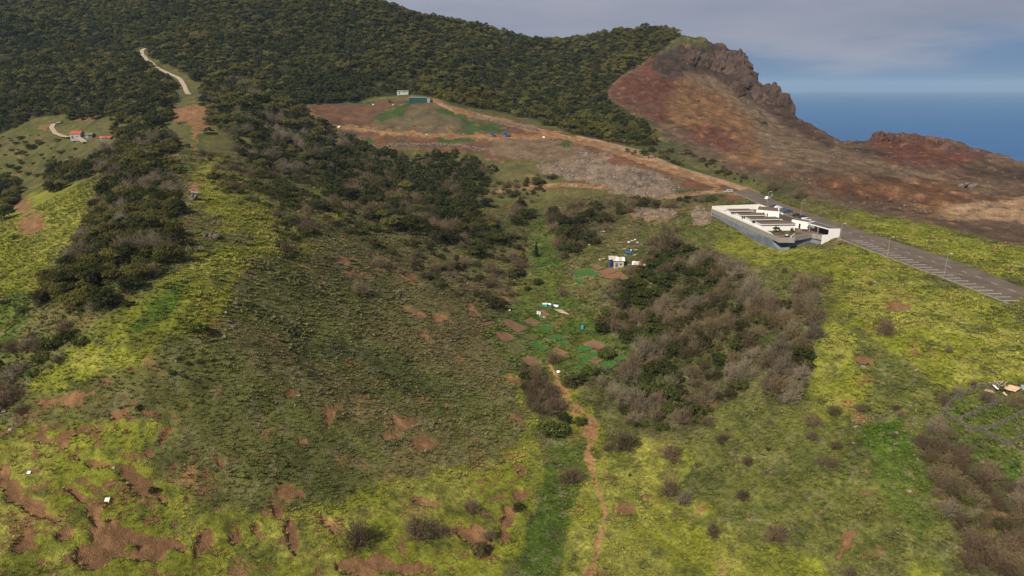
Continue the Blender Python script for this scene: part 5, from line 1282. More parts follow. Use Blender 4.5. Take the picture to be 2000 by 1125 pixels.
def pick(maskpoly, spacing, rr, jitter=.9, rmin=60, rmax=1300, soft=0, noise=None):
    """world points spread over the part of the ground seen inside a traced outline"""
    m = mask(maskpoly, soft=soft); P = [W1(u, v)[:2] for poly in maskpoly for (u, v) in poly]
    P = np.array(P); x0, y0 = P.min(0) - 30; x1, y1 = P.max(0) + 30; x0 = max(x0, GX0 + 5); x1 = min(x1, GX1 - 5); y1 = min(y1, GY1 - 5); y0 = max(y0, 50)
    X, Y = np.meshgrid(np.arange(x0, x1, spacing), np.arange(y0, y1, spacing)); X = X.ravel(); Y = Y.ravel()
    X = X + rr.uniform(-.5, .5, len(X)) * spacing * jitter; Y = Y + rr.uniform(-.5, .5, len(Y)) * spacing * jitter
    Z = hgt(X, Y); u, v = project(X, Y, Z); r = np.hypot(X, Y)
    uu = u + 14 * fbm(X / 9, Y / 9, 2, 160); vv = v + 9 * fbm(X / 9, Y / 9, 2, 170)
    ok = (samp(m, uu, vv) > .5) & (r > rmin) & (r < rmax) & (Z > 2) & (poly_sd(X, Y, ROADPOLY) < -2.5) & (poly_sd(X, Y, BLD) < -2)
    if noise: ok &= fbm(X / noise[0], Y / noise[0], 3, 180) > noise[1]
    # only where the ground can be seen, with a little slack for crowns that rise above a crest
    T = np.linspace(.15, .97, 60); vis = np.ones(len(X), bool); idx = np.where(ok)[0]
    if len(idx):
        Xi, Yi, Zi = X[idx, None] * T, Y[idx, None] * T, CAMZ + (Z[idx, None] + 5 - CAMZ) * T
        vis[idx] = (Zi > hgt(Xi, Yi) - 1).all(1)
    ok &= vis & (u > -120) & (u < 2120) & (v < 1260)
    return X[ok], Y[ok], gz(X[ok], Y[ok])

REG = {
 'ridge': [[(235,330),(300,300),(345,325),(350,420),(372,470),(350,510),(290,560),(215,590),(190,620),(150,615),(95,600),(70,590),(110,535),(170,450),(195,370)],
           [(232,290),(290,262),(340,262),(345,300),(290,318),(215,345),(170,330),(190,300)], [(300,330),(345,320),(350,400),(310,420)]],
 'ridge_r': [[(400,168),(460,162),(530,185),(610,225),(700,275),(700,310),(620,300),(560,282),(470,275),(415,262),(405,215)],
             [(455,285),(560,285),(640,310),(640,340),(560,345),(490,330)]],
 'valley': [[(610,310),(700,285),(760,292),(800,320),(860,300),(950,318),(968,355),(930,385),(965,440),(1000,480),(930,500),(860,480),(760,450),(700,400),(640,395),(620,350)]],
 'valley2': [[(1000,390),(1040,400),(1045,440),(1000,440)],[(1075,420),(1110,405),(1195,420),(1190,470),(1120,500),(1085,480)],[(1090,500),(1110,500),(1110,520)]],
 'left_far': [[(222,262),(240,238),(345,212),(340,235),(300,262),(232,292)],[(115,225),(200,193),(345,192),(335,212),(290,232),(235,240),(215,228),(150,232)],[(100,345),(160,322),(190,335),(120,372),(95,372)],[(-60,352),(30,352),(40,400),(0,432),(-60,450)]],
 'flank': [[(392,300),(600,345),(655,400),(610,470),(560,440),(520,400),(440,380),(395,350)],[(520,430),(560,440),(600,490),(560,500)]],
 'scrub': [[(1180,575),(1215,540),(1260,500),(1340,490),(1440,512),(1500,585),(1530,620),(1505,700),(1440,770),(1400,800),(1330,850),(1240,842),(1205,790),(1150,760),(1120,748),(1130,730),(1235,712),(1215,660),(1165,645)],
           [(1530,600),(1570,560),(1608,590),(1600,640),(1580,700),(1585,770),(1510,800),(1480,770),(1510,700)], [(1270,480),(1330,470),(1330,500),(1270,510)]],
 'low_right': [[(1800,830),(1850,825),(1885,900),(1960,935),(2100,940),(2100,1180),(1900,1180),(1880,1060),(1830,990),(1805,900)]],
 'low_left': [[(-60,690),(60,655),(120,640),(185,645),(180,680),(120,710),(60,760),(30,800),(-60,800)],[(150,560),(250,600),(200,640),(140,620)]],
 'path_side': [[(1015,725),(1060,745),(1110,795),(1105,825),(1050,815),(1020,775)]],
 'mid': [[(700,480),(800,470),(900,500),(1040,560),(960,620),(880,570),(760,540)],[(930,430),(1040,470),(1020,540),(930,500)],[(600,400),(700,400),(780,450),(720,480),(640,450)]],
 'brush': [[(1190,205),(1300,262),(1440,340),(1540,372),(1480,370),(1290,300),(1200,272)],[(1110,262),(1290,300),(1400,345),(1300,322)]],
 'track_scrub': [[(1080,420),(1250,395),(1400,388),(1400,400),(1240,412),(1150,440)],[(930,385),(1050,395),(1090,345),(960,360)]],
 'left_low': [[(-60,560),(70,590),(60,650),(-60,690)],[(-60,270),(60,262),(180,300),(120,345),(-60,345)]],
}
def rint(rr, a, b): return int(rr.integers(a, b))
PROTO = {}
def plant(kind, loc, s, label, group, hk=1.0, rr=rng):
    """one tree, shrub or bare bush as a thing with its parts, sharing mesh data with its kind"""
    key = kind; i = rint(rr, 0, 100)
    if kind == 'tree': name, cat, tm, cn = 'broadleaf_tree', 'tree', trees_hi[i % 5], 'crown'
    elif kind == 'dtree': name, cat, tm, cn = 'broadleaf_tree', 'tree', trees_hi[(0, 1, 3)[i % 3]], 'crown'
    elif kind == 'ytree': name, cat, tm, cn = 'broadleaf_tree', 'tree', trees_hi[(2, 4)[i % 2]], 'crown'
    elif kind == 'shrub': name, cat, tm, cn = 'leafy_shrub', 'shrub', shrub_hi[i % 4], 'foliage'
    elif kind == 'gshrub': name, cat, tm, cn = 'leafy_shrub', 'shrub', shrub_hi[1], 'foliage'
    elif kind == 'grey': name, cat, tm, cn = 'bare_bush', 'bush', bare_hi[2], 'branches'
    else: name, cat, tm, cn = 'bare_bush', 'bush', bare_hi[(0, 1, 3)[i % 3]], 'branches'
    r = empty(name, loc, rr.random() * 6.28); r.scale = (s, s * rr.uniform(.85, 1.15), s * hk * rr.uniform(.85, 1.15))
    tag(r, label, cat, group)
    link(cn, tm, r); link('trunk' if 'tree' in kind else 'stem', trunks[i % 3] if 'tree' in kind else stems[i % 2], r)
    return r
far_pts = []
CELLS = [[r_ + ' ' + c_ for c_ in ('far left', 'mid left', 'mid right', 'far right')] for r_ in ('back', 'upper', 'lower', 'front')]
def region(key, spacing, smin, smax, mix, labels, group, seed, limit=300, hk=1.0, noise=None, stuff='tree', patch=10.0):
    rr = np.random.default_rng(seed); X, Y, Z = pick(REG[key], spacing, rr, noise=noise)
    sz = smin + (smax - smin) * rr.random(len(X)) ** 1.6; app = sz / np.hypot(X, Y); order = np.argsort(-app)
    U, Vv = project(X, Y, Z); qu = np.quantile(U[order[:limit]], [.25, .5, .75]); qv = np.quantile(Vv[order[:limit]], [.25, .5, .75]); med = np.quantile(sz, [.35, .75])
    kn = fbm(X / patch, Y / patch, 3, 300 + seed) * 1.6 + .5 + rr.uniform(-.22, .22, len(X)); ki = np.clip(kn * len(mix), 0, len(mix) - 1).astype(int)
    rest = []
    for n_, i in enumerate(order):
        kd = mix[ki[i]]
        if n_ < limit:
            cell = CELLS[int((Vv[i] > qv).sum())][int((U[i] > qu).sum())]; size = ['small', 'mid-sized', 'large'][int((sz[i] > med).sum())]
            plant(kd, (X[i], Y[i], Z[i] - .1), sz[i], size + ' ' + labels[kd] + ', ' + cell, group[kd], hk, rr)
        else: rest.append((X[i], Y[i], Z[i] - .1, sz[i] * hk, {'bare': 0, 'grey': 1, 'shrub': 2, 'gshrub': 3, 'tree': 4, 'dtree': 5, 'ytree': 6}[kd]))
    if rest: far_pts.append((key, np.array(rest)))
    return len(X)
cnt = {}
T_ = 'tree'; 
cnt['ridge'] = region('ridge', 3.9, 1.7, 4.3, ['grey', 'dtree', 'ytree', 'dtree', 'tree', 'ytree', 'tree', 'ytree'], {'tree': 'green tree in the dense wood down the left ridge', 'dtree': 'dark tree in the dense wood down the left ridge', 'ytree': 'yellowish tree in the dense wood down the left ridge', 'grey': 'leafless grey bush among the left ridge trees'},
    {'tree': 'green trees of the left ridge', 'dtree': 'dark trees of the left ridge', 'ytree': 'yellowish trees of the left ridge', 'grey': 'grey bushes of the left ridge'}, 1, 95)
cnt['ridge_r'] = region('ridge_r', 5.6, 2.4, 6.2, ['grey', 'dtree', 'dtree', 'dtree', 'tree', 'ytree'], {'tree': 'green tree on the knoll right of the ridge path', 'dtree': 'dark tree on the knoll right of the ridge path', 'ytree': 'yellowish tree on the knoll right of the ridge path', 'grey': 'pale leafless bush on the knoll right of the ridge path'},
    {'tree': 'green trees of the knoll', 'dtree': 'dark trees of the knoll', 'ytree': 'yellowish trees of the knoll', 'grey': 'pale bushes of the knoll'}, 2, 60, .85)
cnt['valley'] = region('valley', 4.6, 2.0, 5.4, ['bare', 'dtree', 'tree', 'dtree', 'tree', 'tree'], {'tree': 'green tree on the floor of the far valley', 'dtree': 'dark tree on the floor of the far valley', 'bare': 'brown leafless bush on the floor of the far valley'},
    {'tree': 'green trees of the far valley', 'dtree': 'dark trees of the far valley', 'bare': 'brown bushes of the far valley'}, 3, 75, .8)
cnt['valley2'] = region('valley2', 5.2, 2.6, 5.4, ['bare', 'bare', 'shrub', 'dtree'], {'bare': 'brown leafless bush in the valley above the tin sheds', 'dtree': 'dark tree in the valley above the tin sheds', 'shrub': 'olive shrub in the valley above the tin sheds'},
    {'bare': 'brown bushes above the sheds', 'dtree': 'dark trees above the sheds', 'shrub': 'olive shrubs above the sheds'}, 4, 40, .9)
cnt['left_far'] = region('left_far', 6.0, 3.2, 6.0, ['ytree', 'tree', 'dtree'], {'tree': 'green tree around the red-roofed farm', 'dtree': 'dark tree around the red-roofed farm', 'ytree': 'yellowish tree around the red-roofed farm'},
    {'tree': 'green trees around the farm', 'dtree': 'dark trees around the farm', 'ytree': 'yellowish trees around the farm'}, 5, 45)
cnt['flank'] = region('flank', 3.6, 1.2, 3.2, ['bare', 'shrub', 'shrub', 'gshrub'], {'shrub': 'olive shrub on the right flank of the ridge', 'bare': 'leafless brown bush on the right flank of the ridge', 'gshrub': 'low green shrub on the right flank of the ridge'},
    {'shrub': 'olive shrubs of the ridge flank', 'bare': 'brown bushes of the ridge flank', 'gshrub': 'green shrubs of the ridge flank'}, 6, 90, .8, (14, -.25), 'shrub')
cnt['scrub'] = region('scrub', 3.4, 1.4, 4.4, ['grey', 'bare', 'bare', 'bare', 'shrub', 'bare', 'bare', 'bare', 'shrub', 'gshrub'], {'bare': 'brown leafless bush in the big thicket below the building', 'grey': 'silvery leafless bush in the big thicket below the building', 'shrub': 'olive leafy shrub in the big thicket below the building', 'gshrub': 'green shrub in the big thicket below the building'},
    {'bare': 'brown bushes of the thicket', 'grey': 'silvery bushes of the thicket', 'shrub': 'olive shrubs of the thicket', 'gshrub': 'green shrubs of the thicket'}, 7, 170, .95, (10, -.42), 'bare')
cnt['low_right'] = region('low_right', 2.6, 1.3, 3.0, ['grey', 'bare', 'bare', 'bare'], {'bare': 'brown leafless bush in the thicket at the lower right edge', 'grey': 'grey leafless bush in the thicket at the lower right edge'},
    {'bare': 'brown bushes at the lower right', 'grey': 'grey bushes at the lower right'}, 8, 45, .95, None, 'bare')
cnt['low_left'] = region('low_left', 4.2, 1.9, 3.6, ['bare', 'grey', 'bare', 'gshrub'], {'bare': 'brown leafless bush in the scrub at the left edge', 'grey': 'grey leafless bush in the scrub at the left edge', 'gshrub': 'green shrub in the scrub at the left edge'},
    {'bare': 'brown bushes at the left edge', 'grey': 'grey bushes at the left edge', 'gshrub': 'green shrubs at the left edge'}, 9, 30, .85, (12, -.25), 'bare')
cnt['path_side'] = region('path_side', 3.6, 2.4, 3.8, ['bare', 'shrub', 'bare'], {'bare': 'brown leafless bush left of the lower valley path', 'shrub': 'olive shrub left of the lower valley path'}, {'bare': 'brown bushes by the path', 'shrub': 'olive shrubs by the path'}, 10, 18)
cnt['mid'] = region('mid', 5.5, 1.2, 4.4, ['bare', 'shrub', 'shrub'], {'bare': 'brown bush on the foot of the valley slope', 'shrub': 'olive shrub on the foot of the valley slope'}, {'bare': 'brown bushes of the slope foot', 'shrub': 'olive shrubs of the slope foot'}, 11, 30, .8)
cnt['brush'] = region('brush', 6.5, 1.2, 4.0, ['shrub', 'bare', 'shrub'], {'bare': 'brown bush in the sparse brush below the tan hill', 'shrub': 'olive shrub in the sparse brush below the tan hill'}, {'bare': 'brown bushes below the tan hill', 'shrub': 'olive shrubs below the tan hill'}, 12, 50, .8, (20, -.2), 'shrub')
cnt['track_scrub'] = region('track_scrub', 5.2, 1.8, 4.2, ['bare', 'bare', 'shrub'], {'bare': 'brown bush beside the lower dirt track', 'shrub': 'olive shrub beside the lower dirt track'}, {'bare': 'brown bushes by the dirt track', 'shrub': 'olive shrubs by the dirt track'}, 13, 25, .8)
cnt['left_low'] = region('left_low', 9, 1.4, 4.0, ['gshrub', 'shrub', 'gshrub'], {'gshrub': 'green shrub on the far left slope', 'shrub': 'olive shrub on the far left slope'}, {'gshrub': 'green shrubs of the far left slope', 'shrub': 'olive shrubs of the far left slope'}, 14, 60, .7, (16, -.1), 'shrub')
print('plants', cnt)

# ---- solitary bushes, each where it stands
solo = [(1218,888,32,'bare','round brown bush, largest of those right of the lower valley path'),(1308,903,26,'bare','tall brown bush right of the round bush by the valley path'),(1115,948,24,'bare','rounded brown bush on the deep green stripe of the valley'),
 (1133,832,14,'gshrub','small dark green shrub at the head of the deep green stripe'),(1308,978,25,'bare','brown bush at the edge of bright grass, lower centre right'),(1335,990,17,'grey','grey bush touching the right side of a brown one, lower centre right'),
 (698,1076,36,'bare','wide dark bush at the bottom edge left of centre'),(818,1062,34,'bare','dark bush pair member, tallest above the bottom edge'),(860,1052,18,'bare','smaller bush at the right of the tall dark bush near the bottom'),(920,1006,19,'bare','small brown bush above a soil scar, bottom centre'),
 (940,1088,18,'shrub','olive shrub below the soil scar, bottom centre'),(1515,1062,24,'bare','brown bush alone near the bottom, right of centre'),(1393,1050,17,'bare','small brown bush on the border of bright grass, bottom centre right'),(1450,982,17,'bare','thin brown bush on the dark grass, lower right'),
 (1410,870,16,'bare','faint brown bush below the thicket edge'),(1460,911,13,'bare','compact brown bush on the dark grass of the lower right slope'),(1588,836,20,'bare','largest of the brown bushes on the right slope below the thicket corner'),(1628,815,16,'bare','upper right bush of the cluster below the thicket corner'),
 (1682,806,13,'bare','small grey-brown bush alone right of the cluster on the right slope'),(1587,862,14,'bare','lowest bush of the cluster below the thicket corner'),(1633,880,14,'bare','compact dark bush in the middle of the right slope'),(1606,910,13,'bare','left half of a double bush on the right slope'),
 (1624,916,13,'bare','right half of a double bush on the right slope'),(1730,660,20,'bare','brown bush with tall twigs in the middle of the upper right slope'),(1610,556,13,'bare','brown bush on bright grass above the thicket corner'),(1532,535,7,'bare','tiny brown bush left of a second tiny one below the building'),
 (1551,543,6,'bare','tiny brown bush below the blue-grey wall corner'),(1502,590,14,'grey','silvery bush at the upper right rim of the thicket'),(1385,492,8,'bare','tiny dark bush below the left end of the blue-grey wall'),(1512,379,16,'bare','wide dark bush right behind the white hatchback'),
 (1560,392,14,'bare','wide dark bush right of the one behind the white hatchback'),(703,582,22,'bare','low dark bush alone in the middle of the big left slope'),(388,655,19,'gshrub','dark green shrub on the edge of the bright shoulder, left slope'),(281,630,6,'bare','tiny dark bush on the bright shoulder of the left slope'),
 (1853,691,9,'bare','small nearly black bush on the upper right slope'),(1320,457,10,'bare','small bush below the pale patch left of the building'),(1298,455,11,'bare','brown bush on the grass left of the building'),(1360,446,6,'bare','tiny bush close to the pale bare patch left of the building'),
 (1303,505,32,'bare','wide brown bush right of the tin sheds'),(1000,470,16,'bare','dark bush in the lower far valley'),(1095,495,20,'bare','dark round bush left of the tin sheds'),(1015,528,16,'bare','dark bush left of the tall conifer foot'),(960,540,22,'bare','wide dark bush at the foot of the far slope'),(1000,548,18,'shrub','olive round shrub beside the valley floor'),
 (1098,583,14,'bare','small grey bush above the white boxes'),(1050,560,12,'shrub','small shrub beside the bright valley floor'),(1080,715,16,'bare','brown bush between the left and right garden plots'),(1040,745,20,'bare','brown bush right below the lowest left garden plot'),(1115,760,22,'shrub','olive shrub below the green plots'),(1185,705,20,'gshrub','green shrub right of the green plots'),
 (1745,855,7,'bare','tiny twig tuft on the lower right slope'),(1828,775,6,'bare','tiny bush on bright grass above the enclosure'),(1872,778,11,'grey','grey dead bush inside the top of the enclosure'),(1925,790,14,'grey','pale dead bush left of the middle fence'),(1900,760,9,'bare','small brown bush behind the white plank'),(1700,560,7,'bare','tiny bush on the grass below the parking bays'),(1843,795,14,'bare','brown bush at the upper left corner of the fenced enclosure'),(2080,830,20,'bare','bush right of the enclosure'),(1985,800,16,'bare','brown bush inside the enclosure at the right edge'),(1750,803,9,'bare','small bush left of the enclosure'),
 (1760,815,8,'bare','small bush just below another left of the enclosure'),(640,745,5,'bare','tiny dark tuft on the left slope'),(350,705,7,'shrub','dark tuft on the left slope beside stones'),(368,715,6,'shrub','small dark tuft beside another on the left slope'),(335,733,8,'shrub','darkest tuft of the group on the left slope'),(360,740,6,'shrub','lowest tuft of the group on the left slope'),
 (390,712,6,'shrub','rightmost tuft of the group on the left slope'),(272,803,8,'shrub','small tuft beside a soil scar on the left slope'),(300,965,10,'shrub','tuft on the edge of the large curved soil scar'),(45,812,14,'bare','small bush near the scraps at the left edge'),(1010,1000,12,'shrub','olive shrub by the eroded scar, bottom centre'),(955,1060,16,'bare','twiggy bush inside the eroded scar, bottom centre'),
 (1185,885,12,'bare','small bush at the left side of the round brown bush'),(1660,1130,14,'bare','bush at the bottom edge right of centre'),(1830,845,16,'grey','grey bush at the top of the lower right thicket'),(1815,905,18,'bare','brown bush at the left rim of the lower right thicket'),(1890,985,16,'gshrub','green shrub at the front of the lower right thicket'),(1960,1040,18,'gshrub','bright green shrub deep in the lower right corner'),
 (108,380,12,'dtree','dark shrub-like tree on the far left slope'),(62,295,10,'gshrub','green shrub left below the farm'),(30,470,8,'gshrub','green shrub on the bright left flank'),(590,545,8,'shrub','small shrub at the ridge flank foot'),(560,500,18,'bare','grey-brown bush on the shoulder right of the big boulder'),(600,460,20,'bare','brown bush higher on the ridge flank'),
 (1490,250,8,'shrub','small shrub on the tan hill foot')]
for (u, v, rp, kd, lab) in solo:
    if 'deep in' in lab: pass
    x, y, zz = W1(u, v - rp * .35); r_ = rp / FPX * sqrt(x*x + y*y + (CAMZ-zz)**2)
    if u > 2050: continue
    plant(kd, (x, y, float(gz(x, y)[0]) - .1), r_ * 1.02, lab, None, 1.0)
# yellow-flowering shrub
x, y, zz = W1(1080, 846); r_ = 31 / FPX * sqrt(x*x + y*y + (CAMZ-zz)**2)
r = empty('flowering_shrub', (x, y, float(gz(x, y)[0]) - .1), 0, r_); tag(r, 'yellow-flowering dome-shaped shrub beside the head of the deep green stripe', 'shrub')
link('foliage', crown('foliage', 77, LEAF_G, 30, 60, .06, .62, .4, .08), r)
rr = np.random.default_rng(8); a = rr.random(260)*6.28; q = np.sqrt(rr.random(260))*.95; P = np.stack([q*np.cos(a), q*np.sin(a), .72*np.sqrt(1-q*q*.9)+rr.uniform(-.05, .05, 260)], 1); Nn = np.tile([[0, 0, 1.0]], (260, 1)) + rr.normal(size=(260, 3))*.3
V, F = quads(P, Nn/np.linalg.norm(Nn, axis=1)[:, None], .05*rr.uniform(.7, 1.3, 260), rr, 1.0); link('flower_heads', mesh_np('flower_heads', V, F, FLOW), r); link('stem', stems[0], r)
# the one conifer
x, y, zz = W1(1047, 503); r = empty('conifer', (x, y, float(gz(x, y)[0]))); tag(r, 'single dark pointed conifer on the green valley floor', 'tree')
hgt_c = 32 / FPX * sqrt(x*x + y*y); rr = np.random.default_rng(12); n = 2600; tt = rr.random(n) ** .8; a = rr.random(n)*6.28; rad = (1-tt)*.27*(.7+.3*np.sin(tt*40))*np.sqrt(rr.uniform(.3, 1, n))
P = np.stack([rad*np.cos(a), rad*np.sin(a), .06+tt*.95], 1)*hgt_c; Nn = np.stack([np.cos(a), np.sin(a), .5+0*a], 1)+rr.normal(size=(n, 3))*.4
V, F = quads(P, Nn/np.linalg.norm(Nn, axis=1)[:, None], .025*hgt_c*rr.uniform(.6, 1.3, n), rr); link('needles', mesh_np('needles', V, F, CONIF), r); m = MB(); m.tube((0, 0, -.3), (0, 0, hgt_c*.8), .25, .05, 7); m.build('trunk', BARK, r)
# terrace shrubs on the building
for (x_, y_, s, lab) in [(117.7, 303, 1.7, 'rounded green shrub in the terrace planting bed, the bigger one'), (119.6, 303.4, .8, 'small green shrub next to the bigger one on the terrace'), (125.2, 304.2, 1.0, 'green shrub at the right end of the terrace planting bed')]:
    plant('gshrub', (x_, y_, 108.1), s, lab, None, 1.6)
for i in range(9):
    plant('shrub', (114.5 + i * 1.4, 299.5 + (i * 37 % 11) * .35, 108.05), .55, 'low dry plant in the terrace planting bed', 'low plants in the terrace bed', .7)

# ---- geometry-node scatter (masses nobody could count)
def scatter(name, protos, pts, scl, rot, idx, tint=None, label=None):
    me = bpy.data.meshes.new(name); n = len(pts); me.vertices.add(n); me.vertices.foreach_set('co', np.asarray(pts, np.float32).ravel())
    for nm, ty, arr, k_ in (('scl', 'FLOAT_VECTOR', scl, 'vector'), ('rot', 'FLOAT_VECTOR', rot, 'vector')):
        q = me.attributes.new(nm, ty, 'POINT'); q.data.foreach_set(k_, np.asarray(arr, np.float32).ravel())
    q = me.attributes.new('pid', 'INT', 'POINT'); q.data.foreach_set('value', np.asarray(idx, np.int32))
    if tint is not None:
        q = me.attributes.new('tint', 'FLOAT_VECTOR', 'POINT'); q.data.foreach_set('vector', np.asarray(tint, np.float32).ravel())
    o = link(name, me); ng = bpy.data.node_groups.new(name, 'GeometryNodeTree')
    ng.interface.new_socket('Geometry', in_out='INPUT', socket_type='NodeSocketGeometry'); ng.interface.new_socket('Geometry', in_out='OUTPUT', socket_type='NodeSocketGeometry')
    gi = ng.nodes.new('NodeGroupInput'); go = ng.nodes.new('NodeGroupOutput'); jn = ng.nodes.new('GeometryNodeJoinGeometry')
    def attr(nm, ty): a_ = ng.nodes.new('GeometryNodeInputNamedAttribute'); a_.data_type = ty; a_.inputs['Name'].default_value = nm; return a_
    aS, aR, aI = attr('scl', 'FLOAT_VECTOR'), attr('rot', 'FLOAT_VECTOR'), attr('pid', 'INT')
    e2r = ng.nodes.new('FunctionNodeEulerToRotation'); ng.links.new(aR.outputs['Attribute'], e2r.inputs[0])
    for k_, pr in enumerate(protos):
        oi = ng.nodes.new('GeometryNodeObjectInfo'); oi.transform_space = 'ORIGINAL'; oi.inputs['Object'].default_value = pr; oi.inputs['As Instance'].default_value = True
        cp = ng.nodes.new('FunctionNodeCompare'); cp.data_type = 'INT'; cp.operation = 'EQUAL'; ng.links.new(aI.outputs['Attribute'], cp.inputs[2]); cp.inputs[3].default_value = k_
        ip = ng.nodes.new('GeometryNodeInstanceOnPoints'); ng.links.new(gi.outputs[0], ip.inputs['Points']); ng.links.new(cp.outputs[0], ip.inputs['Selection'])
        ng.links.new(oi.outputs['Geometry'], ip.inputs['Instance']); ng.links.new(e2r.outputs[0], ip.inputs['Rotation']); ng.links.new(aS.outputs['Attribute'], ip.inputs['Scale'])
        ng.links.new(ip.outputs[0], jn.inputs[0])
    ng.links.new(jn.outputs[0], go.inputs[0]); md = o.modifiers.new('scatter', 'NODES'); md.node_group = ng
    return tag(o, label, kind='stuff')
# prototypes are real visible trees and tufts standing in the scene
proto_objs = {}
rp_ = np.random.default_rng(33)
spots = {'crown': [(690, 196), (760, 178), (940, 205), (1010, 228), (850, 178)]}
tree_protos = []
for i, (u, v) in enumerate(spots['crown']):
    x, y, zz = W1(u, v); r = empty('broadleaf_tree', (x, y, zz - .3), i, 5.0)
    tag(r, ['dark tree at the left forest foot above the cleared slope', 'green tree at the forest foot just left of the pump hut', 'yellowish tree at the forest foot above the upper dirt road', 'olive tree at the lower forest edge near the blue hoppers', 'tall dark tree right above the teal tank'][i], 'tree')
    tree_protos.append(link('crown', trees_lo[i], r)); link('trunk', trunks[i % 3], r)
# forest on the hill
rr = np.random.default_rng(44); sp = 4.9
X, Y = np.meshgrid(np.arange(-900, 420, sp), np.arange(400, 1180, sp)); X = X.ravel() + rr.uniform(-.5, .5, X.size)*sp; Y = Y.ravel() + rr.uniform(-.5, .5, Y.size)*sp
ok = np.abs(X) < Y * .86; X = X[ok]; Y = Y[ok]; Z = hgt(X, Y); u, v = project(X, Y, Z); k_ = samp(M['forest'], u + 16*fbm(X/20, Y/20, 3, 201), v + 8*fbm(X/20, Y/20, 3, 202))
dtr = seg_dist(X, Y, [W1(a_, b_)[:2] for a_, b_ in [(284,96),(277,100),(278,108),(300,128),(335,147),(353,157),(361,170),(369,185)]])
ok = (k_ > .5) & (Z > 60) & (u > -150) & (u < 2100) & (dtr > 6) & (fbm(X/30, Y/30, 3, 205) > -.55)
# skip what lies far behind the skyline
T = np.linspace(.3, .97, 50); Zi = CAMZ + (Z[:, None] + 9 - CAMZ) * T; vis = (Zi > hgt(X[:, None]*T, Y[:, None]*T) - 2).all(1); ok &= vis
X, Y = X[ok], Y[ok]; Z = hgt(X, Y); n = len(X)
big = 2.2 + 3.4 * rr.random(n) ** 2.2 + 1.0 * fbm(X/60, Y/60, 3, 210)
kind_n = fbm(X/70, Y/70, 3, 220); pid = np.where(rr.random(n) < .2 + .9*kind_n, 2, rr.integers(0, 5, n)); pid = np.where((u[ok] > 560) & (u[ok] < 760) & (v[ok] > 150), 4, pid)
scl = np.stack([big*rr.uniform(.85, 1.15, n), big*rr.uniform(.85, 1.15, n), big*rr.uniform(.8, 1.25, n)], 1); rot = np.stack([0*big, 0*big, rr.random(n)*6.28], 1)
scatter('hill_forest', tree_protos, np.stack([X, Y, Z - .4], 1), scl, rot, pid, None, 'continuous dark evergreen forest covering the upper hillside')
print('forest', n)
# bare thicket remainder and remaining shrubs: prototypes placed as real bushes
def one(u, v, me, cn, s, lab, name='bare_bush', cat='bush'):
    x, y, zz = W1(u, v); r = empty(name, (x, y, float(gz(x, y)[0]) - .1), 1.0, s); tag(r, lab, cat); o = link(cn, me, r); link('stem', stems[0], r); return o
bp_ = [one(1450, 640, bare_hi[0], 'branches', 3.4, 'broad brown bush in the upper middle of the big thicket'), one(1340, 700, bare_hi[1], 'branches', 3.2, 'tall brown bush in the middle of the big thicket'), one(1310, 760, bare_hi[2], 'branches', 3.4, 'silvery bush with pale dead wood in the lower thicket'), one(1380, 830, bare_hi[3], 'branches', 2.6, 'low brown bush at the lower rim of the big thicket')]
sp_ = [one(640, 430, shrub_hi[0], 'foliage', 2.4, 'broad olive shrub low on the ridge flank', 'leafy_shrub', 'shrub'), one(470, 400, shrub_hi[1], 'foliage', 1.8, 'green shrub near the ridge crest boulders', 'leafy_shrub', 'shrub')]
mp_ = {0: [0, 1, 3], 1: [2], 2: [4], 3: [5], 4: [6, 7], 5: [6, 7, 10], 6: [8, 9]}
allp = bp_ + sp_ + tree_protos
nice = {'ridge': 'ridge_wood', 'ridge_r': 'knoll_wood', 'valley': 'valley_wood', 'valley2': 'upper_scrub', 'left_far': 'farm_wood', 'flank': 'heath', 'scrub': 'thicket', 'low_right': 'edge_thicket', 'low_left': 'edge_scrub', 'path_side': 'path_scrub', 'mid': 'slope_scrub', 'brush': 'hill_brush', 'track_scrub': 'track_scrub', 'left_low': 'slope_heath'}
for key, P in far_pts:
    n = len(P); pid = np.array([mp_[int(k)][int(rr.integers(len(mp_[int(k)])))] for k in P[:, 4]])
    scatter(nice[key], allp, P[:, :3], np.stack([P[:, 3]]*3, 1)*rr.uniform(.8, 1.2, (n, 3)), np.stack([np.zeros(n), np.zeros(n), rr.random(n)*6.28], 1), pid, None, 'mass of bushes and trees filling in between and behind the larger ones, ' + nice[key].replace('_', ' '))

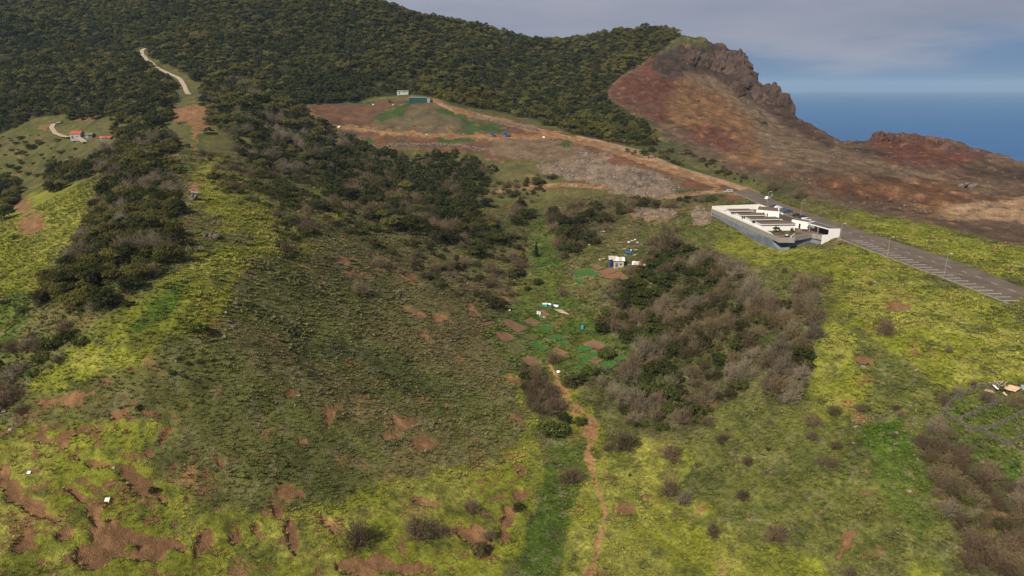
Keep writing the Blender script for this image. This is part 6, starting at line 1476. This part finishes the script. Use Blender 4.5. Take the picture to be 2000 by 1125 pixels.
# ---- grass tufts on the near slopes
def tuft_material():
    m, t, b = new_mat('grass_blades')
    at_ = N(t, 'ShaderNodeAttribute', attribute_name='tint'); at_.attribute_type = 'INSTANCER'
    oi = N(t, 'ShaderNodeObjectInfo'); mm = N(t, 'ShaderNodeMapRange'); mm.inputs['To Min'].default_value = .88; mm.inputs['To Max'].default_value = 1.25
    t.links.new(oi.outputs['Random'], mm.inputs[0]); vm = N(t, 'ShaderNodeVectorMath', operation='SCALE'); t.links.new(at_.outputs['Vector'], vm.inputs[0]); t.links.new(mm.outputs[0], vm.inputs['Scale'])
    t.links.new(vm.outputs[0], b.inputs['Base Color']); b.inputs['Roughness'].default_value = .9; b.inputs['Specular IOR Level'].default_value = .1
    return m
TUFTM = tuft_material()
def tuft(seed, n=14):
    rr = np.random.default_rng(seed); V = []; F = []
    for i in range(n):
        a = rr.random()*6.28; q = rr.uniform(.05, .35); b = np.array([cos(a)*q, sin(a)*q, -.1]); a2 = a + rr.normal()*.6; tip = b + np.array([cos(a2)*.45, sin(a2)*.45, rr.uniform(.45, .95)]); sd = np.array([-sin(a2), cos(a2), 0])
        mid = b*.45 + tip*.55 + np.array([0, 0, .12]); ribbon(V, F, [b, mid, tip], .10, .015, sd)
    return mesh_np('tuft', np.array(V), np.array(F), TUFTM)
tps_ = [tuft(1), tuft(2, 9), tuft(3, 18)]
tprot = []
for i, (u, v) in enumerate([(1230, 930), (620, 860), (1500, 880)]):
    x, y, zz = W1(u, v); o = link('grass_tuft', tps_[i], None, (x, y, float(gz(x, y)[0])))
    tag(o, ['small grass tuft on the bright meadow right of the path', 'small grass tuft in the middle of the big left slope', 'small grass tuft on the dark grass of the lower right slope'][i], 'grass tuft'); tprot.append(o)
rr = np.random.default_rng(55); NT = 165000
r0 = np.sqrt(rr.uniform(95**2, 430**2, NT)); r0 = np.where(rr.random(NT) < .55, 95 + (r0 - 95) * rr.random(NT), r0); th_ = rr.uniform(-.86, .86, NT); X = r0*np.sin(th_); Y = r0*np.cos(th_); Z = gz(X, Y); u, v = project(X, Y, Z)
def at_grid(arr):
    fi = np.clip((np.log(r0/45) / math.log(1280/45)) * (NR-1), 0, NR-1).astype(int); fj = np.clip((np.degrees(th_) + 58) / 116 * (NTH-1), 0, NTH-1).astype(int); return arr.reshape(NR, NTH, -1)[fi, fj]
cc = at_grid(col); ss = at_grid(soil)[:, 0]; gg = at_grid(grassy)[:, 0]
pmask = mask([q for _, q in plots], soft=1)
ok = (u > -80) & (u < 2080) & (v < 1220) & (samp(pmask, u, v) < .15) & (ss < .42) & (gg > .6) & (poly_sd(X, Y, ROADPOLY) < -1) & (poly_sd(X, Y, BLD) < -1)
X, Y, Z, cc = X[ok], Y[ok], Z[ok], cc[ok]; n = len(X)
pale_b = rr.random(n) < .14; tint = cc * rr.uniform(.88, 1.16, (n, 1)); tint[pale_b] = tint[pale_b] * .4 + np.array([.20, .17, .10]) * .6
s = rr.uniform(.25, .62, n) * (1 + .4 * sstep(.05, .35, fbm(X/7, Y/7, 3, 230))) * np.clip(np.hypot(X, Y)/160, .9, 1.5)
scatter('grass_tufts', tprot, np.stack([X, Y, Z], 1), np.stack([s*1.2, s*1.2, s*.85], 1), np.stack([rr.uniform(-.2, .2, n), rr.uniform(-.2, .2, n), rr.random(n)*6.28], 1), rr.integers(0, 3, n), tint, 'tussocky grass covering the near slopes')
print('tufts', n)
# ---- rubble on the pale quarry face and scree on the barren slopes
rr = np.random.default_rng(91); rprot = []
for i, (u, v) in enumerate([(1180, 345), (1250, 360), (1780, 360)]):
    x, y, zz = W1(u, v); o = link('boulder', crag_mesh('boulder', 20 + i, [simple('pinkish_rubble', (.21, .155, .125), .95, .3, 1, .4), FSTONE, BROWNROCK][i]), None, (x, y, zz), None, (1.5, 1.5, 1.2)); tag(o, ['pale boulder in the middle of the grey quarry rubble', 'dark boulder at the right of the grey quarry rubble', 'brown boulder on the plain below the red hill'][i], 'rock'); rprot.append(o)
n0 = 60000; X = rr.uniform(0, 420, n0); Y = rr.uniform(340, 820, n0); Z = hgt(X, Y); u, v = project(X, Y, Z); pm = samp(M['pale'], u, v); bmk = samp(M['barren'], u, v); eb_ = samp(M['embank'], u, v)
pr = np.where(pm > .5, .9, np.where(eb_ > .5, .12, np.where(bmk > .6, .10 * (fbm(X/18, Y/18, 3, 240) > .12) + .008, 0))); ok = (rr.random(n0) < pr) & (Z > 60) & (u < 2060) & (poly_sd(X, Y, BLD) < -3) & (poly_sd(X, Y, ROADPOLY) < -3)
X, Y, Z, pm = X[ok], Y[ok], Z[ok], pm[ok]; n = len(X); s = (rr.uniform(.3, 1.0, n) ** 2 * 1.5 + .2) * np.where(pm > .5, .55, .6)
scatter('rubble', rprot, np.stack([X, Y, Z], 1), np.stack([s*1.2, s, s*.8], 1), rr.uniform(0, 6, (n, 3)), np.where(pm > .5, rr.choice([0, 0, 1], n), 2), None, 'loose rubble and scree on the quarry face and barren slopes')
print('rubble', n)
# ---- loose stones
rr = np.random.default_rng(66); rocks = [rock_mesh('stone', 1, 500+i, FSTONE, 2, .6, .7) for i in range(4)]
named = [(1442,582),(384,693),(1790,725),(1345,640),(585,548),(440,612),(1765,712),(1700,735),(1720,705),(1690,712),(1683,760),(1692,765),(1720,765),(1948,700),(1640,680),(860,820),(830,880),(540,625),(460,595),(455,640),(560,590),(700,600),(480,570),(500,610),(530,560),(1920,905),(1990,920),(1960,880),(1785,890),(1750,845),(1875,540),(1908,640),(1895,655),(1860,632),(1882,628)]
for i in range(60):
    named.append((rr.uniform(300, 900), rr.uniform(520, 820)) if i < 25 else ((rr.uniform(20, 180), rr.uniform(400, 560)) if i < 40 else (rr.uniform(1600, 1980), rr.uniform(620, 980))))
for i, (u, v) in enumerate(named):
    x, y, zz = W1(u, v); s = rr.uniform(.3, .75); side = 'left valley slope' if 200 < u < 1000 else ('bright left flank' if u <= 200 else 'right slope')
    o = link('stone', rocks[i % 4], None, (x, y, float(gz(x, y)[0]) + s*.25), (rr.random()*.5, rr.random()*.5, rr.random()*6), (s*1.3, s, s*.8)); tag(o, 'grey-brown stone lying in the grass of the ' + side, 'stone', 'stones on the ' + side)
print('objects', len(bpy.data.objects))
